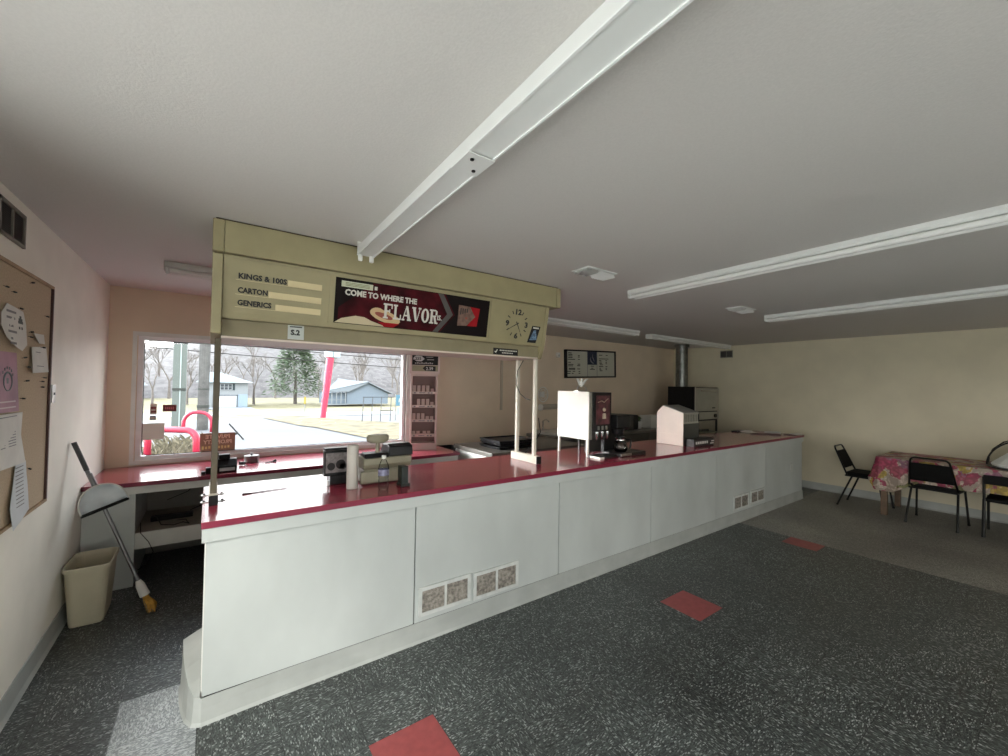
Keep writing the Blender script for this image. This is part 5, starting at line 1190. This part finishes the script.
obj('pale_box', B().box(4.40, 20.6, 2.78, 5.02, 21.0, 3.7), mat('box_pale_blue', (0.374, 0.476, 0.51), .5), rpole, bev=.02)
obj('box_seam', B().box(4.70, 20.58, 2.78, 4.72, 20.599, 3.7), mat('band_dark', (.03, .035, .03), .6), rpole)
m_red = mat('red_pipe_paint', (.36, .016, .045), .4, var=.08)
def hoop(x0, x1, y0, y1, z, r, lab, rc=.22):
    P = [(x0, y0, -.12), (x0, y0, z - rc)]
    d = Vector((x1 - x0, y1 - y0, 0)).normalized()
    for k in range(1, 7): a = math.pi / 2 * k / 6; P.append((x0 + d.x * rc * (1 - math.cos(a)), y0 + d.y * rc * (1 - math.cos(a)), z - rc + rc * math.sin(a)))
    for k in range(0, 6): a = math.pi / 2 * k / 6; P.append((x1 - d.x * rc * (1 - math.sin(a)), y1 - d.y * rc * (1 - math.sin(a)), z - rc + rc * math.cos(a)))
    P += [(x1, y1, z - rc), (x1, y1, -.12)]
    tag(obj('pipe_barrier', B().tube(P, r, 12), m_red, smooth=True), lab, 'barrier')
hoop(-.92, -.19, 9.9, 9.3, .66, .055, 'near red bent pipe barrier just outside the left of the window', .20)
hoop(-.70, .05, 16.9, 16.6, .52, .055, 'farther red bent pipe barrier between the column and utility pole', .35)
# dry grass clump behind the window
bb = B(); rnd = random.Random(9)
for k in range(900):
    x = rnd.uniform(-1.05, .15); y = rnd.uniform(8.0, 13.0); h = rnd.uniform(.15, .42); a = rnd.random() * 6.28; w_ = .012
    lx, ly = rnd.uniform(-.3, .3), rnd.uniform(-.3, .3)
    bb.quad((x - w_, y, -.12), (x + w_, y, -.12), (x + lx * .6 + w_ * .6, y + ly * .6, -.12 + h * .8), (x + lx, y + ly, -.12 + h))
tag(obj('dry_grass_clump', bb, mat('dead_grass', (0.158, 0.14, 0.094), .9, var=.5, scale=8)), 'tangled dry grass growing around the near red pipe barrier', 'grass', kind='stuff')
# a-frame chair / small things outside
tag(obj('guy_wire', B().tube([(.45, 14.2, .33), (.80, 14.0, -.12)], .022, 6).tube([(.40, 14.2, -.02), (.66, 14.1, .06)], .035, 6), m_blackm), 'short dark leaning brace on the ground right of the utility pole', 'brace')
bs = thing('blue_roadside_sign', 'small pale blue roadside sign at the right edge of the window', 'sign', (7.3, 18.3, -.12))
obj('sign_panel', B().box(6.98, 18.3, .55, 7.36, 18.33, 1.05), mat('sign_blue', (.06, .16, .22), .5), bs); obj('sign_emblem', B().prism([(7.08, .70), (7.10, .86), (7.17, .93), (7.24, .86), (7.26, .70), (7.22, .70), (7.17, .84), (7.12, .70)], 'y', 18.285, 18.299), mat('sign_w', (.27, .30, .31), .6), bs)
obj('lower_panel', B().box(7.02, 18.3, .12, 7.34, 18.33, .48), mat('sign_w', (.27, .30, .31), .6), bs)
obj('sign_post', B().box(6.96, 18.335, -.12, 6.99, 18.36, 1.08).box(7.36, 18.335, -.12, 7.39, 18.36, 1.08), m_galv, bs)
fr = thing('metal_frame', 'thin grey metal rack frame standing on the verge by the blue sign', 'frame', (6.0, 18.3, -.12))
bb = B()
for xx in (5.35, 5.75, 6.15, 6.6): bb.tube([(xx, 18.0, -.12), (xx + .14, 18.3, .95)], .02, 5)
bb.tube([(5.45, 18.3, .95), (6.85, 18.3, .95)], .02, 5).tube([(6.2, 18.2, .35), (6.8, 18.2, .35)], .02, 5)
obj('frame_bars', bb, mat('frame_bar_grey', (.05, .055, .06), .6), fr)
ym = thing('marker_post', 'thin yellow topped marker post at the roadside', 'post', (5.6, 32, g(32)))
obj('post', B().tube([(4.95, 29, g(29)), (4.95, 29, .75)], .03, 6), m_galv, ym); obj('yellow_top', B().box(4.89, 28.97, .15, 5.01, 28.99, .62), mat('yellow', (.28, .22, .03), .5), ym)
